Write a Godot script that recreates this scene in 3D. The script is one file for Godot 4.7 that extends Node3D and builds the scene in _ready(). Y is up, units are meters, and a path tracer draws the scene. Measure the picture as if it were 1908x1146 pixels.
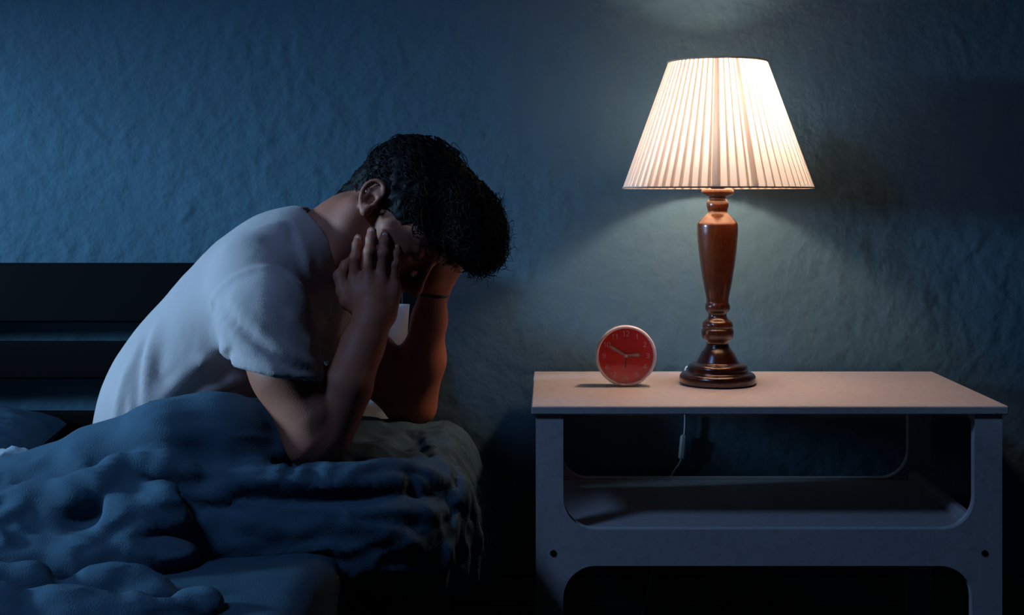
extends Node3D
# A man sits on the edge of his bed at night, head in his hands; a lit lamp and a red clock stand on a low white table.

const F := 2388.0          # focal length in pixels of the 1908 x 1146 frame
const EYE := 0.895
const VX := 1021.0
const VY := 367.0
const WALL := 2.668        # distance of the back wall

var M := {}
var rng := RandomNumberGenerator.new()


# ---------------------------------------------------------------- the implicit surfaces
class Sdf:
	var lo: Vector3
	var c: float
	var nx: int
	var ny: int
	var nz: int
	var d: PackedFloat32Array

	func _init(a: Vector3, b: Vector3, cell: float) -> void:
		lo = Vector3(minf(a.x, b.x), minf(a.y, b.y), minf(a.z, b.z))
		var hi := Vector3(maxf(a.x, b.x), maxf(a.y, b.y), maxf(a.z, b.z))
		c = cell
		nx = int((hi.x - lo.x) / c) + 2
		ny = int((hi.y - lo.y) / c) + 2
		nz = int((hi.z - lo.z) / c) + 2
		d = PackedFloat32Array()
		d.resize(nx * ny * nz)
		d.fill(1.0)

	func span(mn: Vector3, mx: Vector3) -> PackedInt32Array:
		var a := (mn - lo) / c
		var b := (mx - lo) / c
		return PackedInt32Array([clampi(int(a.x), 0, nx), clampi(int(b.x) + 2, 0, nx), clampi(int(a.y), 0, ny), clampi(int(b.y) + 2, 0, ny), clampi(int(a.z), 0, nz), clampi(int(b.z) + 2, 0, nz)])

	# tapered capsule; a negative k carves
	func cap(a: Vector3, b: Vector3, ra: float, rb: float, k := 0.01, carve := false) -> void:
		var r := maxf(ra, rb) + k + 3.0 * c
		var e := Vector3(r, r, r)
		var s := span(a.min(b) - e, a.max(b) + e)
		var ba := b - a
		var bb := maxf(ba.length_squared(), 1e-9)
		var dr := rb - ra
		var ik := 0.25 / k
		for z in range(s[4], s[5]):
			for y in range(s[2], s[3]):
				var i := (z * ny + y) * nx + s[0]
				var q := lo + Vector3(s[0], y, z) * c - a
				for x in range(s[0], s[1]):
					var t := clampf(q.dot(ba) / bb, 0.0, 1.0)
					var v := (q - ba * t).length() - ra - dr * t
					var o := d[i]
					if carve:
						var h := maxf(k - absf(o + v), 0.0)
						d[i] = maxf(o, -v) + h * h * ik
					else:
						var h := maxf(k - absf(o - v), 0.0)
						d[i] = minf(o, v) - h * h * ik
					i += 1
					q.x += c

	func ell(at: Vector3, basis: Basis, rad: Vector3, k := 0.01, carve := false) -> void:
		var r := maxf(rad.x, maxf(rad.y, rad.z)) + k + 3.0 * c
		var e := Vector3(r, r, r)
		var s := span(at - e, at + e)
		var inv := basis.inverse()
		var step := inv * Vector3(c, 0, 0)
		var i1 := Vector3(1.0 / rad.x, 1.0 / rad.y, 1.0 / rad.z)
		var ik := 0.25 / k
		for z in range(s[4], s[5]):
			for y in range(s[2], s[3]):
				var i := (z * ny + y) * nx + s[0]
				var q := inv * (lo + Vector3(s[0], y, z) * c - at)
				for x in range(s[0], s[1]):
					var q1 := q * i1
					var k0 := q1.length()
					var v := k0 * (k0 - 1.0) / maxf((q1 * i1).length(), 1e-6)
					var o := d[i]
					if carve:
						var h := maxf(k - absf(o + v), 0.0)
						d[i] = maxf(o, -v) + h * h * ik
					else:
						var h := maxf(k - absf(o - v), 0.0)
						d[i] = minf(o, v) - h * h * ik
					i += 1
					q += step

	# tapered cylinder with flat ends
	func cyl(a: Vector3, b: Vector3, ra: float, rb: float, k := 0.01, carve := false) -> void:
		var r := maxf(ra, rb) + k + 3.0 * c
		var e := Vector3(r, r, r)
		var s := span(a.min(b) - e, a.max(b) + e)
		var n := (b - a).normalized()
		var l := (b - a).length()
		var ik := 0.25 / k
		for z in range(s[4], s[5]):
			for y in range(s[2], s[3]):
				var i := (z * ny + y) * nx + s[0]
				var q := lo + Vector3(s[0], y, z) * c - a
				for x in range(s[0], s[1]):
					var t := q.dot(n)
					var v := maxf((q - n * t).length() - lerpf(ra, rb, clampf(t / l, 0.0, 1.0)), absf(t - l * 0.5) - l * 0.5)
					var o := d[i]
					if carve:
						var h := maxf(k - absf(o + v), 0.0)
						d[i] = maxf(o, -v) + h * h * ik
					else:
						var h := maxf(k - absf(o - v), 0.0)
						d[i] = minf(o, v) - h * h * ik
					i += 1
					q.x += c

	func chain(pts: Array, radii: Array, k := 0.01, carve := false) -> void:
		for j in pts.size() - 1:
			cap(pts[j], pts[j + 1], radii[j], radii[j + 1], k, carve)

	# evens out the grid near the surface
	func even(times := 1) -> void:
		var sy := nx
		var sz := nx * ny
		for k in times:
			var o := d.duplicate()
			for z in range(1, nz - 1):
				for y in range(1, ny - 1):
					var i := (z * ny + y) * nx + 1
					for x in nx - 2:
						var v := o[i]
						if v < 2.5 * c and v > -2.5 * c:
							d[i] = v * 0.4 + 0.1 * (o[i - 1] + o[i + 1] + o[i - sy] + o[i + sy] + o[i - sz] + o[i + sz])
						i += 1

	func at(p: Vector3) -> float:
		var q := (p - lo) / c
		var x := int(q.x)
		var y := int(q.y)
		var z := int(q.z)
		if q.x < 0 or q.y < 0 or q.z < 0 or x >= nx - 1 or y >= ny - 1 or z >= nz - 1:
			return 1.0
		var f := q - Vector3(x, y, z)
		var i := (z * ny + y) * nx + x
		var j := i + nx * ny
		return lerpf(lerpf(lerpf(d[i], d[i + 1], f.x), lerpf(d[i + nx], d[i + nx + 1], f.x), f.y), lerpf(lerpf(d[j], d[j + 1], f.x), lerpf(d[j + nx], d[j + nx + 1], f.x), f.y), f.z)

	func grad(p: Vector3) -> Vector3:
		var e := c * 0.75
		return Vector3(at(p + Vector3(e, 0, 0)) - at(p - Vector3(e, 0, 0)), at(p + Vector3(0, e, 0)) - at(p - Vector3(0, e, 0)), at(p + Vector3(0, 0, e)) - at(p - Vector3(0, 0, e))).normalized()

	# first hit of a ray, or the end of the search
	func hit(from: Vector3, dir: Vector3, near: float, far: float) -> Vector3:
		var t := near
		while t < far:
			if at(from + dir * t) < 0.0:
				var a := t - c
				var b := t
				for j in 6:
					var m := (a + b) * 0.5
					if at(from + dir * m) < 0.0:
						b = m
					else:
						a = m
				return from + dir * b
			t += c
		return Vector3.INF

	# surface nets, added to [vertices, normals, indices]
	func nets(out: Array, bump = null) -> void:
		var vid := PackedInt32Array()
		vid.resize(d.size())
		vid.fill(-1)
		var verts: PackedVector3Array = out[0]
		var norms: PackedVector3Array = out[1]
		var idx: PackedInt32Array = out[2]
		var sy := nx
		var sz := nx * ny
		var lim := 4.0 * c
		var offs := PackedInt32Array([0, 1, sy, sy + 1, sz, sz + 1, sz + sy, sz + sy + 1])
		var corner := [Vector3(0, 0, 0), Vector3(1, 0, 0), Vector3(0, 1, 0), Vector3(1, 1, 0), Vector3(0, 0, 1), Vector3(1, 0, 1), Vector3(0, 1, 1), Vector3(1, 1, 1)]
		var ea := PackedInt32Array([0, 2, 4, 6, 0, 1, 4, 5, 0, 1, 2, 3])
		var eb := PackedInt32Array([1, 3, 5, 7, 2, 3, 6, 7, 4, 5, 6, 7])
		var v := PackedFloat32Array()
		v.resize(8)
		var cells := PackedInt32Array()
		for z in nz - 1:
			for y in ny - 1:
				var i := (z * ny + y) * nx
				for x in nx - 1:
					var v0 := d[i]
					if v0 < lim and v0 > -lim:
						var neg := 0
						for j in 8:
							v[j] = d[i + offs[j]]
							if v[j] < 0.0:
								neg += 1
						if neg > 0 and neg < 8:
							var sum := Vector3.ZERO
							var n := 0
							for e in 12:
								var a := v[ea[e]]
								var b := v[eb[e]]
								if (a < 0.0) != (b < 0.0):
									sum += (corner[ea[e]] as Vector3).lerp(corner[eb[e]], a / (a - b))
									n += 1
							vid[i] = verts.size()
							verts.append(lo + (Vector3(x, y, z) + sum / n) * c)
							cells.append(i)
					i += 1
		var first := norms.size()
		for j in range(first, verts.size()):
			var p := verts[j]
			var g := grad(p)
			p -= g * clampf(at(p), -c, c)
			norms.append(g)
			verts[j] = p
		if bump != null:
			for j in range(first, verts.size()):
				verts[j] += norms[j] * float(bump.call(verts[j], norms[j]))
		for i in cells:
			for e in 3:
				var step: int = [1, sy, sz][e]
				var u: int = [sy, sz, 1][e]
				var w: int = [sz, 1, sy][e]
				if i - u - w < 0 or i + step >= d.size():
					continue
				var a := d[i]
				var b := d[i + step]
				if (a < 0.0) == (b < 0.0):
					continue
				var q0 := vid[i]
				var q1 := vid[i - u]
				var q2 := vid[i - u - w]
				var q3 := vid[i - w]
				if q1 < 0 or q2 < 0 or q3 < 0:
					continue
				if a < 0.0:
					idx.append_array(PackedInt32Array([q0, q2, q1, q0, q3, q2]))
				else:
					idx.append_array(PackedInt32Array([q0, q1, q2, q0, q2, q3]))
		if bump != null:   # the normals follow the displaced surface
			for j in range(first, verts.size()):
				norms[j] = Vector3.ZERO
			for t in range(0, idx.size(), 3):
				if idx[t] < first:
					continue
				var n := (verts[idx[t + 2]] - verts[idx[t]]).cross(verts[idx[t + 1]] - verts[idx[t]])
				norms[idx[t]] += n
				norms[idx[t + 1]] += n
				norms[idx[t + 2]] += n
			for j in range(first, verts.size()):
				norms[j] = norms[j].normalized()
		out[0] = verts
		out[1] = norms
		out[2] = idx


func array_mesh(v: PackedVector3Array, n: PackedVector3Array, idx: PackedInt32Array, uv := PackedVector2Array()) -> ArrayMesh:
	var a := []
	a.resize(Mesh.ARRAY_MAX)
	a[Mesh.ARRAY_VERTEX] = v
	a[Mesh.ARRAY_NORMAL] = n
	a[Mesh.ARRAY_INDEX] = idx
	if uv.size():
		a[Mesh.ARRAY_TEX_UV] = uv
	var m := ArrayMesh.new()
	m.add_surface_from_arrays(Mesh.PRIMITIVE_TRIANGLES, a)
	return m


# ---------------------------------------------------------------- helpers
func W(px: float, py: float, z: float) -> Vector3:      # a point of the place from where it shows in the photograph and how far off it is
	return Vector3((px - VX) / F * z, EYE - (py - VY) / F * z, -z)


func mat(srgb: Color, rough := 0.7, spec := 0.5) -> StandardMaterial3D:
	var m := StandardMaterial3D.new()
	m.albedo_color = srgb
	m.roughness = rough
	m.metallic_specular = spec
	return m


func noise(seed_: int, freq: float, octaves := 4, type := FastNoiseLite.TYPE_SIMPLEX_SMOOTH) -> FastNoiseLite:
	var n := FastNoiseLite.new()
	n.seed = seed_
	n.noise_type = type
	n.frequency = freq
	n.fractal_octaves = octaves
	return n


func noise_tex(seed_: int, freq: float, size := 512, octaves := 4, ramp: Gradient = null) -> NoiseTexture2D:
	var t := NoiseTexture2D.new()
	t.width = size
	t.height = size
	t.seamless = true
	t.noise = noise(seed_, freq, octaves)
	if ramp:
		t.color_ramp = ramp
	return t


func ramp(colors: Array) -> Gradient:
	var g := Gradient.new()
	var o := PackedFloat32Array()
	for i in colors.size():
		o.append(float(i) / (colors.size() - 1))
	g.offsets = o
	g.colors = PackedColorArray(colors)
	return g


func relief(m: StandardMaterial3D, t: Texture2D, cm: float, scale: float, world := false) -> void:
	m.heightmap_enabled = true
	m.heightmap_texture = t
	m.heightmap_scale = cm
	m.uv1_triplanar = true
	m.uv1_world_triplanar = world
	m.uv1_scale = Vector3.ONE * scale


func tag(o: Node3D, label: String, category: String, group := "") -> Node3D:
	o.set_meta("label", label)
	o.set_meta("category", category)
	if group:
		o.set_meta("group", group)
	return o


func thing(called: String, at: Vector3, label: String, category: String, group := "") -> Node3D:
	var o := Node3D.new()
	o.name = called
	o.position = at
	add_child(o, true)
	return tag(o, label, category, group)


func obj(called: String, mesh: Mesh, m: Material, parent: Node3D = self, at := Vector3.ZERO) -> MeshInstance3D:
	var o := MeshInstance3D.new()
	o.name = called
	o.mesh = mesh
	o.material_override = m
	if parent != self:
		at -= parent.position
	o.position = at
	parent.add_child(o, true)
	return o


func struct(called: String, mesh: Mesh, m: Material, at := Vector3.ZERO) -> MeshInstance3D:
	var o := obj(called, mesh, m, self, at)
	o.set_meta("kind", "structure")
	return o


# a box with chamfered edges, centred on the origin
func chamfer_box(size: Vector3, b := 0.003) -> ArrayMesh:
	var st := SurfaceTool.new()
	st.begin(Mesh.PRIMITIVE_TRIANGLES)
	add_chamfer_box(st, Vector3.ZERO, size, b)
	st.generate_normals()
	return st.commit()


func tri(st: SurfaceTool, a: Vector3, b: Vector3, c: Vector3, out: Vector3) -> void:
	if (b - a).cross(c - a).dot(out) > 0:
		var t := b
		b = c
		c = t
	st.add_vertex(a)
	st.add_vertex(b)
	st.add_vertex(c)


func quad(st: SurfaceTool, a: Vector3, b: Vector3, c: Vector3, d: Vector3, out: Vector3) -> void:
	tri(st, a, b, c, out)
	tri(st, a, c, d, out)


func add_chamfer_box(st: SurfaceTool, at: Vector3, size: Vector3, b: float) -> void:
	var h := size * 0.5
	st.set_smooth_group(-1)
	for ax in 3:
		var u := (ax + 1) % 3
		var w := (ax + 2) % 3
		for s in [-1.0, 1.0]:
			var p := []
			for k in [[-1, -1], [1, -1], [1, 1], [-1, 1]]:
				var v := Vector3.ZERO
				v[ax] = s * h[ax]
				v[u] = k[0] * (h[u] - b)
				v[w] = k[1] * (h[w] - b)
				p.append(v + at)
			var n := Vector3.ZERO
			n[ax] = s
			quad(st, p[0], p[1], p[2], p[3], n)
			for s2 in [-1.0, 1.0]:      # the chamfer between +-ax and +-u
				var q := []
				for k in [[0, -1], [0, 1], [1, 1], [1, -1]]:
					var v := Vector3.ZERO
					v[ax] = s * (h[ax] - (b if k[0] else 0.0))
					v[u] = s2 * (h[u] - (0.0 if k[0] else b))
					v[w] = k[1] * (h[w] - b)
					q.append(v + at)
				var n2 := Vector3.ZERO
				n2[ax] = s
				n2[u] = s2
				quad(st, q[0], q[1], q[2], q[3], n2)
	for sx in [-1.0, 1.0]:
		for sy in [-1.0, 1.0]:
			for sz in [-1.0, 1.0]:
				var s := Vector3(sx, sy, sz)
				tri(st, at + s * (h - Vector3(0, b, b)), at + s * (h - Vector3(b, 0, b)), at + s * (h - Vector3(b, b, 0)), s)


# a profile [[radius, height], ...] turned about y
func lathe(profile: Array, sides := 64) -> ArrayMesh:
	var v := PackedVector3Array()
	var n := PackedVector3Array()
	var uv := PackedVector2Array()
	var idx := PackedInt32Array()
	var rows := profile.size()
	for j in rows:
		var a: Array = profile[maxi(j - 1, 0)]
		var b: Array = profile[mini(j + 1, rows - 1)]
		var t := Vector2(b[0] - a[0], b[1] - a[1]).normalized()
		for i in sides + 1:
			var g := TAU * i / sides
			v.append(Vector3(cos(g) * profile[j][0], profile[j][1], sin(g) * profile[j][0]))
			n.append(Vector3(cos(g) * t.y, -t.x, sin(g) * t.y))
			uv.append(Vector2(float(i) / sides, profile[j][1]))
	for j in rows - 1:
		for i in sides:
			var p := j * (sides + 1) + i
			idx.append_array(PackedInt32Array([p, p + 1, p + sides + 2, p, p + sides + 2, p + sides + 1]))
	return array_mesh(v, n, idx, uv)


# fine smooth profile through the given corners, each rounded
func rounded(profile: Array, r := 0.003, steps := 4) -> Array:
	var out := [profile[0]]
	for j in range(1, profile.size() - 1):
		var p := Vector2(profile[j][0], profile[j][1])
		var a := Vector2(profile[j - 1][0], profile[j - 1][1]) - p
		var b := Vector2(profile[j + 1][0], profile[j + 1][1]) - p
		var la := minf(r, a.length() * 0.45)
		var lb := minf(r, b.length() * 0.45)
		var p0 := p + a.normalized() * la
		var p2 := p + b.normalized() * lb
		for s in steps + 1:
			var t := float(s) / steps
			var q := p0.lerp(p, t).lerp(p.lerp(p2, t), t)
			out.append([q.x, q.y])
	out.append(profile[-1])
	return out


func curve(pts: Array, per := 6) -> PackedVector3Array:     # Catmull-Rom
	var out := PackedVector3Array()
	for j in pts.size() - 1:
		var a: Vector3 = pts[maxi(j - 1, 0)]
		var b: Vector3 = pts[j]
		var c: Vector3 = pts[j + 1]
		var d: Vector3 = pts[mini(j + 2, pts.size() - 1)]
		for s in per:
			out.append(b.cubic_interpolate(c, a, d, float(s) / per))
	out.append(pts[-1])
	return out


func add_tube(out: Array, pts: PackedVector3Array, r: float, sides := 8, taper := 1.0) -> void:
	var v: PackedVector3Array = out[0]
	var n: PackedVector3Array = out[1]
	var idx: PackedInt32Array = out[2]
	var side := Vector3.UP.cross(pts[1] - pts[0])
	if side.length() < 1e-6:
		side = Vector3.RIGHT
	var base := v.size()
	var count := pts.size()
	for j in count:
		var t := (pts[mini(j + 1, count - 1)] - pts[maxi(j - 1, 0)]).normalized()
		side = (side - t * side.dot(t)).normalized()
		var up := t.cross(side)
		var rr := r * lerpf(1.0, taper, float(j) / (count - 1))
		for i in sides:
			var g := TAU * i / sides
			var e := side * cos(g) + up * sin(g)
			v.append(pts[j] + e * rr)
			n.append(e)
	for j in count - 1:
		for i in sides:
			var p := base + j * sides + i
			var q := base + j * sides + (i + 1) % sides
			idx.append_array(PackedInt32Array([p, q + sides, q, p, p + sides, q + sides]))
	for i in range(1, sides - 1):
		idx.append_array(PackedInt32Array([base, base + i, base + i + 1]))
		var e := base + (count - 1) * sides
		idx.append_array(PackedInt32Array([e, e + i + 1, e + i]))
	out[0] = v
	out[1] = n
	out[2] = idx


func tube(pts: Array, r: float, sides := 10, per := 6) -> ArrayMesh:
	var o := [PackedVector3Array(), PackedVector3Array(), PackedInt32Array()]
	add_tube(o, curve(pts, per), r, sides)
	return array_mesh(o[0], o[1], o[2])


func extrude(outline: PackedVector2Array, depth: float) -> CSGPolygon3D:
	var g := CSGPolygon3D.new()
	g.polygon = outline
	g.depth = depth
	return g


func arc(out: PackedVector2Array, cx: float, cy: float, r: float, from: float, to: float, n := 10) -> void:
	for i in n + 1:
		var a := deg_to_rad(lerpf(from, to, float(i) / n))
		out.append(Vector2(cx + cos(a) * r, cy + sin(a) * r))


# a fold drawn as [px, py] points on the surface that is there: a crest h high (or a crease, h < 0) that falls off over w
func stroke(s: Sdf, pts: Array, h: float, w: float) -> void:
	var eye := Vector3(0, EYE, 0)
	var on := []
	for p in pts:
		var dir := (W(p[0], p[1], 2.0) - eye) / 2.0
		var q := s.hit(eye, dir.normalized(), 1.3 * dir.length(), 2.9 * dir.length())
		if q != Vector3.INF and (on.is_empty() or q.distance_to(on[-1]) < 0.25):
			on.append(q)
	if on.size() < 2:
		return
	var c := curve(on, 5)
	var n := c.size()
	var gain := {}
	for j in n - 1:
		var fade := minf(1.0, 3.2 * minf(j + 0.5, n - 1.5 - j) / n + 0.12)
		var a := c[j]
		var ba := c[j + 1] - a
		var bb := maxf(ba.length_squared(), 1e-9)
		var e := Vector3.ONE * (3.2 * w)
		var sp := s.span(a.min(c[j + 1]) - e, a.max(c[j + 1]) + e)
		for z in range(sp[4], sp[5]):
			for y in range(sp[2], sp[3]):
				var i := (z * s.ny + y) * s.nx + sp[0]
				var q := s.lo + Vector3(sp[0], y, z) * s.c - a
				for x in range(sp[0], sp[1]):
					if absf(s.d[i]) < 0.05:
						var dist := (q - ba * clampf(q.dot(ba) / bb, 0.0, 1.0)).length() / w
						if dist < 3.2:
							var g := fade * (exp(-1.1 * dist) - 0.03)
							if g > gain.get(i, 0.0):
								gain[i] = g
					i += 1
					q.x += s.c
	for i in gain:
		s.d[i] -= h * gain[i]


# ================================================================ the scene
func _ready() -> void:
	rng.seed = 7
	# camera
	var cam := Camera3D.new()
	cam.name = "camera"
	cam.projection = Camera3D.PROJECTION_FRUSTUM
	cam.near = 0.1
	cam.far = 60.0
	cam.size = 1146.0 / F * 0.1
	cam.frustum_offset = Vector2((954.0 - VX) / F * 0.1, -(573.0 - VY) / F * 0.1)
	cam.position = Vector3(0, EYE, 0)
	add_child(cam)
	cam.current = true
	# sky, exposure
	var env := Environment.new()
	env.background_mode = Environment.BG_SKY
	env.sky = Sky.new()
	var sky := ProceduralSkyMaterial.new()
	sky.sky_top_color = Color(0.02, 0.05, 0.12)
	sky.sky_horizon_color = Color(0.05, 0.12, 0.22)
	sky.ground_bottom_color = Color(0.01, 0.02, 0.04)
	sky.ground_horizon_color = Color(0.03, 0.07, 0.13)
	env.sky.sky_material = sky
	env.background_energy_multiplier = 1.0
	env.tonemap_mode = Environment.TONE_MAPPER_LINEAR
	env.tonemap_exposure = 1.0
	env.sdfgi_enabled = true
	env.ssao_enabled = true
	env.ssil_enabled = true
	var we := WorldEnvironment.new()
	we.name = "environment"
	we.environment = env
	add_child(we)
	# blue light out of view at the left, placed to rake the back wall
	var unseen_left := AreaLight3D.new()
	unseen_left.name = "unseen_left_light"
	unseen_left.area_size = Vector2(0.55, 0.65)
	unseen_left.light_color = Color(0.60, 0.825, 1.0)
	unseen_left.light_energy = 20.0
	unseen_left.area_range = 20.0
	unseen_left.shadow_enabled = true
	unseen_left.position = Vector3(-3.93, 1.45, -1.6)
	unseen_left.rotation = Vector3(0, -PI / 2, 0)
	add_child(unseen_left)
	# light out of view overhead, placed to light the shelf, table front and duvet
	var high := AreaLight3D.new()
	high.name = "unseen_high_light"
	high.area_size = Vector2(0.45, 0.45)
	high.light_color = Color(0.55, 0.74, 1.0)
	high.light_energy = 2.9
	high.area_range = 20.0
	high.shadow_enabled = true
	high.position = Vector3(-1.6, TOP - 0.03, -0.75)
	high.rotation = Vector3(-PI / 2, 0, 0)
	add_child(high)

	materials()
	room()
	bed()
	table()
	lamp()
	clock()
	pillows()
	person()
	duvet()


func materials() -> void:
	var cloth := noise_tex(3, 0.09, 512, 3)
	M.wall = mat(Color(0.288, 0.400, 0.455), 0.85, 0.3)
	relief(M.wall, noise_tex(11, 0.012, 1024, 6), 0.17, 1.7, true)
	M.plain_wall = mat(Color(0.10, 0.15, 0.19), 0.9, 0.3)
	M.ceiling = mat(Color(0.25, 0.27, 0.29), 0.95)
	M.floor = mat(Color(0.10, 0.075, 0.065), 0.55)
	M.baseboard = mat(Color(0.45, 0.42, 0.40), 0.6)
	M.black_wood = mat(Color(0.022, 0.02, 0.024), 0.6, 0.2)
	M.white_paint = mat(Color(0.78, 0.74, 0.74), 0.42)
	M.white_paint.albedo_texture = noise_tex(21, 0.02, 512, 5, ramp([Color(0.9, 0.9, 0.9), Color(1, 1, 1), Color(0.95, 0.94, 0.94)]))
	M.white_paint.uv1_triplanar = true
	M.white_paint.uv1_scale = Vector3.ONE * 3.0
	M.screw = mat(Color(0.12, 0.12, 0.13), 0.4)
	M.screw.metallic = 0.8
	M.shirt = mat(Color(0.68, 0.62, 0.61), 0.95, 0.2)
	M.shirt.rim_enabled = true
	M.shirt.rim = 0.3
	relief(M.shirt, cloth, 0.03, 9.0)
	M.duvet = mat(Color(0.26, 0.345, 0.40), 0.95, 0.2)
	relief(M.duvet, cloth, 0.05, 7.0)
	M.sheet = mat(Color(0.21, 0.29, 0.34), 0.95, 0.2)
	relief(M.sheet, cloth, 0.05, 7.0)
	M.pillow = mat(Color(0.66, 0.70, 0.73), 0.95, 0.2)
	M.blue_pillow = mat(Color(0.27, 0.36, 0.42), 0.95, 0.2)
	M.skin = mat(Color(0.64, 0.385, 0.30), 0.55, 0.4)
	M.skin.subsurf_scatter_enabled = true
	M.skin.subsurf_scatter_strength = 0.04
	relief(M.skin, noise_tex(31, 0.06, 512, 4), 0.03, 14.0)
	M.nail = mat(Color(0.72, 0.52, 0.46), 0.3)
	M.hair = mat(Color(0.055, 0.038, 0.032), 0.6, 0.25)
	M.lash = mat(Color(0.05, 0.035, 0.03), 0.7)
	M.black = mat(Color(0.03, 0.03, 0.035), 0.4)
	var wood := noise_tex(41, 0.018, 512, 4, ramp([Color(0.20, 0.095, 0.045), Color(0.40, 0.20, 0.095), Color(0.29, 0.14, 0.065), Color(0.46, 0.25, 0.12)]))
	M.wood = mat(Color(1, 1, 1), 0.28)
	M.wood.albedo_texture = wood
	M.wood.uv1_triplanar = true
	M.wood.uv1_scale = Vector3(14, 2.2, 14)
	M.wood.clearcoat_enabled = true
	M.wood.clearcoat = 0.7
	M.wood.clearcoat_roughness = 0.12
	M.dark_wood = mat(Color(0.62, 0.5, 0.5), 0.28)
	M.dark_wood.albedo_texture = wood
	M.dark_wood.uv1_triplanar = true
	M.dark_wood.uv1_scale = Vector3(5, 5, 5)
	M.dark_wood.clearcoat_enabled = true
	M.dark_wood.clearcoat = 0.7
	M.dark_wood.clearcoat_roughness = 0.15
	M.shade = mat(Color(0.93, 0.83, 0.74), 0.9, 0.2)
	M.shade.backlight_enabled = true
	M.shade.backlight = Color(0.80, 0.80, 0.80)
	M.shade.cull_mode = BaseMaterial3D.CULL_DISABLED
	M.seam = mat(Color(0.80, 0.66, 0.50), 0.9, 0.2)
	M.seam.backlight_enabled = true
	M.seam.backlight = Color(0.9, 0.9, 0.9)
	M.seam.cull_mode = BaseMaterial3D.CULL_DISABLED
	M.trim = mat(Color(0.72, 0.64, 0.58), 0.8)
	M.trim.backlight_enabled = true
	M.trim.backlight = Color(0.5, 0.5, 0.5)
	M.bulb = mat(Color(1, 1, 1), 0.4)
	M.bulb.emission_enabled = true
	M.bulb.emission = Color(1.0, 0.78, 0.5)
	M.bulb.emission_energy_multiplier = 3.0
	M.cord = mat(Color(0.78, 0.78, 0.79), 0.6)
	M.clock_rim = mat(Color(0.95, 0.88, 0.89), 0.25)
	M.clock_face = mat(Color(0.93, 0.085, 0.055), 0.5)
	M.clock_print = mat(Color(0.95, 0.74, 0.72), 0.6)
	M.clock_hand = mat(Color(0.74, 0.66, 0.66), 0.5)
	M.clock_red = mat(Color(0.75, 0.2, 0.16), 0.5)
	M.clock_dark = mat(Color(0.3, 0.1, 0.08), 0.5)
	M.glass = mat(Color(1, 1, 1, 0.015), 0.05)
	M.glass.transparency = BaseMaterial3D.TRANSPARENCY_ALPHA
	M.night = mat(Color(0.1, 0.16, 0.25), 0.3)  # glowing surface for the panes of the two out-of-view sources
	M.night.emission_enabled = true
	M.night.emission = Color(0.2, 0.42, 0.75)
	M.night.emission_energy_multiplier = 0.6


# ---------------------------------------------------------------- the room
const LEFT := -4.0
const RIGHT := 2.2
const FRONT := 1.5
const TOP := 2.6


func holed_wall(w: float, h: float, hole: Rect2, depth: float) -> CSGCombiner3D:
	var g := CSGCombiner3D.new()
	var a := CSGBox3D.new()
	a.name = "wall_body"
	a.size = Vector3(w, h, depth)
	a.position = Vector3(w / 2, h / 2, 0)
	g.add_child(a)
	var b := CSGBox3D.new()
	b.name = "wall_opening"
	b.operation = CSGShape3D.OPERATION_SUBTRACTION
	b.size = Vector3(hole.size.x, hole.size.y, depth * 3)
	b.position = Vector3(hole.get_center().x, hole.get_center().y, 0)
	g.add_child(b)
	return g


func unseen_window_in(called: String, at: Vector3, turn: Vector3, w: float, h: float) -> void:  # frame and glowing pane of an out-of-view light source
	var win := Node3D.new()
	win.name = called
	win.position = at
	win.rotation = turn
	add_child(win)
	win.set_meta("kind", "structure")
	for k in [[0.0, h / 2, w + 0.04, 0.05], [0.0, -h / 2, w + 0.04, 0.05]]:
		obj("unseen_window_frame", chamfer_box(Vector3(k[2], k[3], 0.06)), M.white_paint, win, win.position + Vector3(k[0], k[1], 0))
	for k in [[-w / 2, 0.0], [w / 2, 0.0], [0.0, 0.0]]:
		obj("unseen_window_frame", chamfer_box(Vector3(0.05, h, 0.055)), M.white_paint, win, win.position + Vector3(k[0], k[1], 0))
	obj("unseen_glow_pane", chamfer_box(Vector3(w, h, 0.008), 0.001), M.night, win, win.position + Vector3(0, 0, -0.01))


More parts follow.
